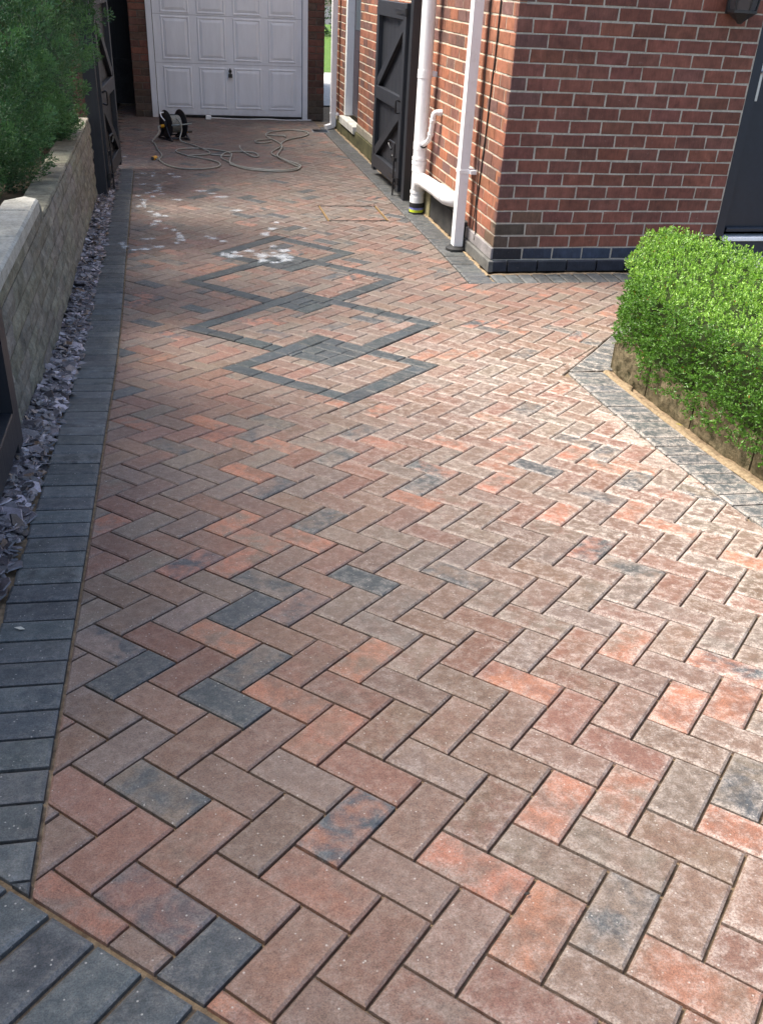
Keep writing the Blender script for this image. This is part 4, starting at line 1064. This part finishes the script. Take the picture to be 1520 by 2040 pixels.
for x in (rx-.135, rx+.085):
    m.tube(spline([(x,ry-.15,.012),(x,ry-.10,.05),(x,ry,.165),(x,ry+.10,.05),(x,ry+.15,.012)], 5), .011, 8)
    m.tube([(x,ry-.16,.012),(x,ry+.16,.012)], .011, 8)
m.tube([(rx-.135,ry-.13,.03),(rx+.085,ry-.13,.03)], .009, 8); m.tube([(rx-.135,ry+.13,.03),(rx+.085,ry+.13,.03)], .009, 8)
obj('stand', m, BLACKPL, hr, True)
m = MB(); m.tube([(rx-.165,ry,AXZ),(rx+.10,ry,AXZ)], .022, 14); m.tube([(rx-.16,ry,AXZ),(rx-.13,ry,AXZ)], .045, 18); obj('axle', m, BLACKPL, hr, 'auto')
m = MB(); m.tube([(rx-.13,ry-.155,.175),(rx+.13,ry-.155,.178)], .008, 8); obj('guide_bar', m, m_flat('grey_green_metal', (.20,.24,.24), .4), hr, True)
m = MB(); m.tube(spline([(rx-.13,ry+.02,.29),(rx-.165,ry+.02,.285),(rx-.175,ry-.01,.25),(rx-.15,ry-.04,.21)], 5), .007, 8); obj('carry_handle', m, WHITEPVC, hr, True)
m = MB(); m.bar((rx+.105,ry-.03,.18), (rx+.105,ry-.06,.07), .014, .03, up=(0,1,0)); obj('crank', m, YELLOW, hr)
m = MB(); m.tube([(rx+.112,ry-.06,.082),(rx+.175,ry-.06,.082)], .013, 12); obj('crank_grip', m, BLACKPL, hr, 'auto')
m = MB(); m.tube([(rx-.165,ry-.03,.155),(rx-.205,ry-.035,.155)], .017, 12); obj('connector', m, YELLOW, hr, 'auto')
def hp_(lst, hh=.009):
    o_ = []
    for q in lst:
        p = ground_px(240+q[0]/3.4545, q[1]/3.4545, hh if len(q) < 3 else q[2]); o_.append(p)
    return o_
RA = .5
def rr_(x, y, z): return (rx+x*math.cos(RA)-y*math.sin(RA), ry+x*math.sin(RA)+y*math.cos(RA), z)
hr.rotation_euler = (0,0,RA)
h1 = [rr_(-.205,-.035,.155),rr_(-.25,-.06,.15),rr_(-.28,-.12,.10),(rx-.262,ry-.34,.03)]+[tuple(p) for p in hp_([(240,990),(258,1030),(283,1060),(283,1080),(262,1098),(250,1090),(258,1078),(275,1105),(310,1130),(380,1152),(460,1162),(560,1162),(640,1155),(686,1140),(680,1120),(640,1105),(560,1088),(480,1074),(420,1058),(385,1042),(400,1028),(470,1021),(560,1022),(650,1030),(720,1042),(765,1058),(755,1072),(700,1070),(620,1062)])]
h2 = [rr_(-.03,-.09,.235),rr_(-.028,-.165,.20),rr_(-.022,-.18,.12),(rx+.04,ry-.25,.04)]+[tuple(p) for p in hp_([(440,980),(500,998),(560,1020,.022),(600,1038),(617,1052),(600,1062),(540,1066),(480,1070),(465,1076)])]
h3 = [tuple(p) for p in hp_([(822,1003,.05),(826,1022,.035),(850,1045),(900,1072),(935,1081),(950,1072),(930,1054),(880,1045),(800,1043),(730,1050),(697,1070),(702,1092),(760,1118),(800,1138),(900,1158),(1020,1169),(1120,1171),(1200,1162),(1243,1146),(1222,1130),(1150,1105),(1090,1082),(1050,1064),(1042,1047),(1068,1030),(1100,1012),(1108,996),(1080,975),(1040,956),(1008,938),(1005,920),(1040,908),(1110,898),(1200,896),(1268,904),(1295,918),(1270,936),(1200,951),(1140,966),(1108,988),(1112,1010,.022),(1100,1040),(1082,1072,.022),(1150,1112,.02),(1205,1138),(1238,1152),(1200,1172),(1110,1180),(1000,1176),(880,1165),(790,1140),(755,1118,.02),(770,1060)])]
h4 = [tuple(p) for p in hp_([(1040,956),(985,962),(935,968),(930,978),(980,984),(1040,975)])]
h5 = [tuple(p) for p in hp_([(1010,925),(1060,932),(1120,934),(1138,938),(1130,944)])]
gh = thing('garden_hose', 'long pale olive hose lying in loops on the paving in front of the garage', 'hose', (-1.6,4.6,0))
m = MB()
for h in (h1,h2,h3,h4,h5): m.tube(spline(h, 7), .0082, 8)
obj('hose', m, HOSEM, gh, True)
e0 = ground_px(240+225/3.4545, 1090/3.4545, .018); e1 = ground_px(240+262/3.4545, 1078/3.4545, .016)
m = MB(); m.tube([tuple(e0), tuple(e0+(e1-e0)*.55)], .019, 14); obj('end_connector', m, YELLOW, gh, 'auto')
m = MB(); m.tube([tuple(e0-(e1-e0)*.12), tuple(e0-(e1-e0)*.005)], .0165, 14); obj('end_plug', m, BLACKRUB, gh, 'auto')

# ------------------------------------------------------------------ wet soapy films on the paving
PUD = [(100,75,120,16),(340,278,90,20),(455,310,52,40),(470,275,60,20),(515,420,110,22),(535,455,80,34),(500,492,130,22),(400,515,150,16),(280,550,90,24),(560,528,120,14),(460,560,90,30),(350,600,120,24),(350,640,90,44),(360,672,60,44),(285,680,90,34),(425,742,100,26),(510,785,150,50),(600,795,90,26),(510,860,110,32),(470,895,110,40),(610,945,80,24),(710,965,70,28),(790,1045,110,60),(770,1005,70,28),(800,1090,130,34),(745,1122,90,32),(540,1170,170,34),(370,1198,190,28),(220,1205,110,18),(460,1070,90,26),(370,1075,140,20),(345,410,100,22),(270,335,60,14),(750,320,130,20),(1040,492,190,24),(1170,522,120,20),(1280,565,180,26),(760,598,170,20),(1110,1042,70,18),(1200,1065,120,34),(1300,1100,110,28),(90,1130,130,36),(110,1165,110,50),(1480,728,140,26),(670,285,80,22)]
PU2 = [(860,135,130,36),(550,320,130,28),(600,358,90,24),(430,345,90,40),(690,303,110,30),(820,350,180,52),(935,325,75,22),(940,262,110,24),(1060,303,110,34),(1010,360,190,48),(1060,398,150,44),(830,405,130,44),(1115,372,85,24),(960,425,90,26),(970,20,80,20),(920,85,110,26),(1250,80,70,16),(500,352,170,46)]
def puddle(px, py, wx, wy):
    c = ground_px(px, py); ex = ground_px(px+wx/2, py)-c; ey = ground_px(px, py-wy/2)-c
    m = MB(); n = 18; s0 = random.random()*20; vs = []; ed = []
    for k, (f, e) in enumerate(((0,1.0),(.45,1.0),(1.15,0.0))):
        for i in range(n):
            a = 2*math.pi*i/n; rr = f*(1+.75*mnoise.noise((math.cos(a)*1.7+s0,math.sin(a)*1.7,s0)))
            p = c+ex*rr*math.cos(a)+ey*rr*math.sin(a); vs.append((p[0],p[1],G(p[0],p[1])+.0030)); ed.append(e)
    m.add(vs, [tuple(range(n,2*n))]+[(n+i,n+(i+1)%n,2*n+(i+1)%n,2*n+i) for i in range(n)], edge=ed)
    obj('puddle', m, FILM, kind='structure')
for q in PUD: puddle(230+q[0]/6.08, 300+q[1]/6.08, q[2]/6.08, q[3]/6.08)
for q in PU2: puddle(360+q[0]/5.067, 440+q[1]/5.067, q[2]/5.067, q[3]/5.067)

# a few fallen leaves
for px, py, sz, c, lb in ((40,1252,.014,(.55,.50,.40),'small pale dry leaf lying on the left edging blocks'), (1352,846,.016,(.30,.26,.05),'yellowed leaf lying on the sand beside the hedge border'), (1278,793,.010,(.05,.035,.02),'tiny dark leaf on the sand near the kerb corner'), (1049,1781,.007,(.03,.022,.015),'tiny dark leaf scrap in a joint of the near paving')):
    p = ground_px(px, py, .006); a0 = random.random()*6; m = MB(); e = np.array((math.cos(a0), math.sin(a0), .1)); n_ = np.array((-math.sin(a0), math.cos(a0), .25))
    pts = [p-e*sz, p-e*sz*.2+n_*sz*.45, p+e*sz, p-e*sz*.1-n_*sz*.4*np.array((1,1,-1))]; pts2 = [q+np.array((0,0,.0012)) for q in pts]
    m.add(pts+pts2, [(3,2,1,0),(4,5,6,7),(0,1,5,4),(1,2,6,5),(2,3,7,6),(3,0,4,7)]); obj('fallen_leaf', m, m_flat('dry_leaf', c, .7), label=lb, cat='leaf', group='fallen leaves on the paving')
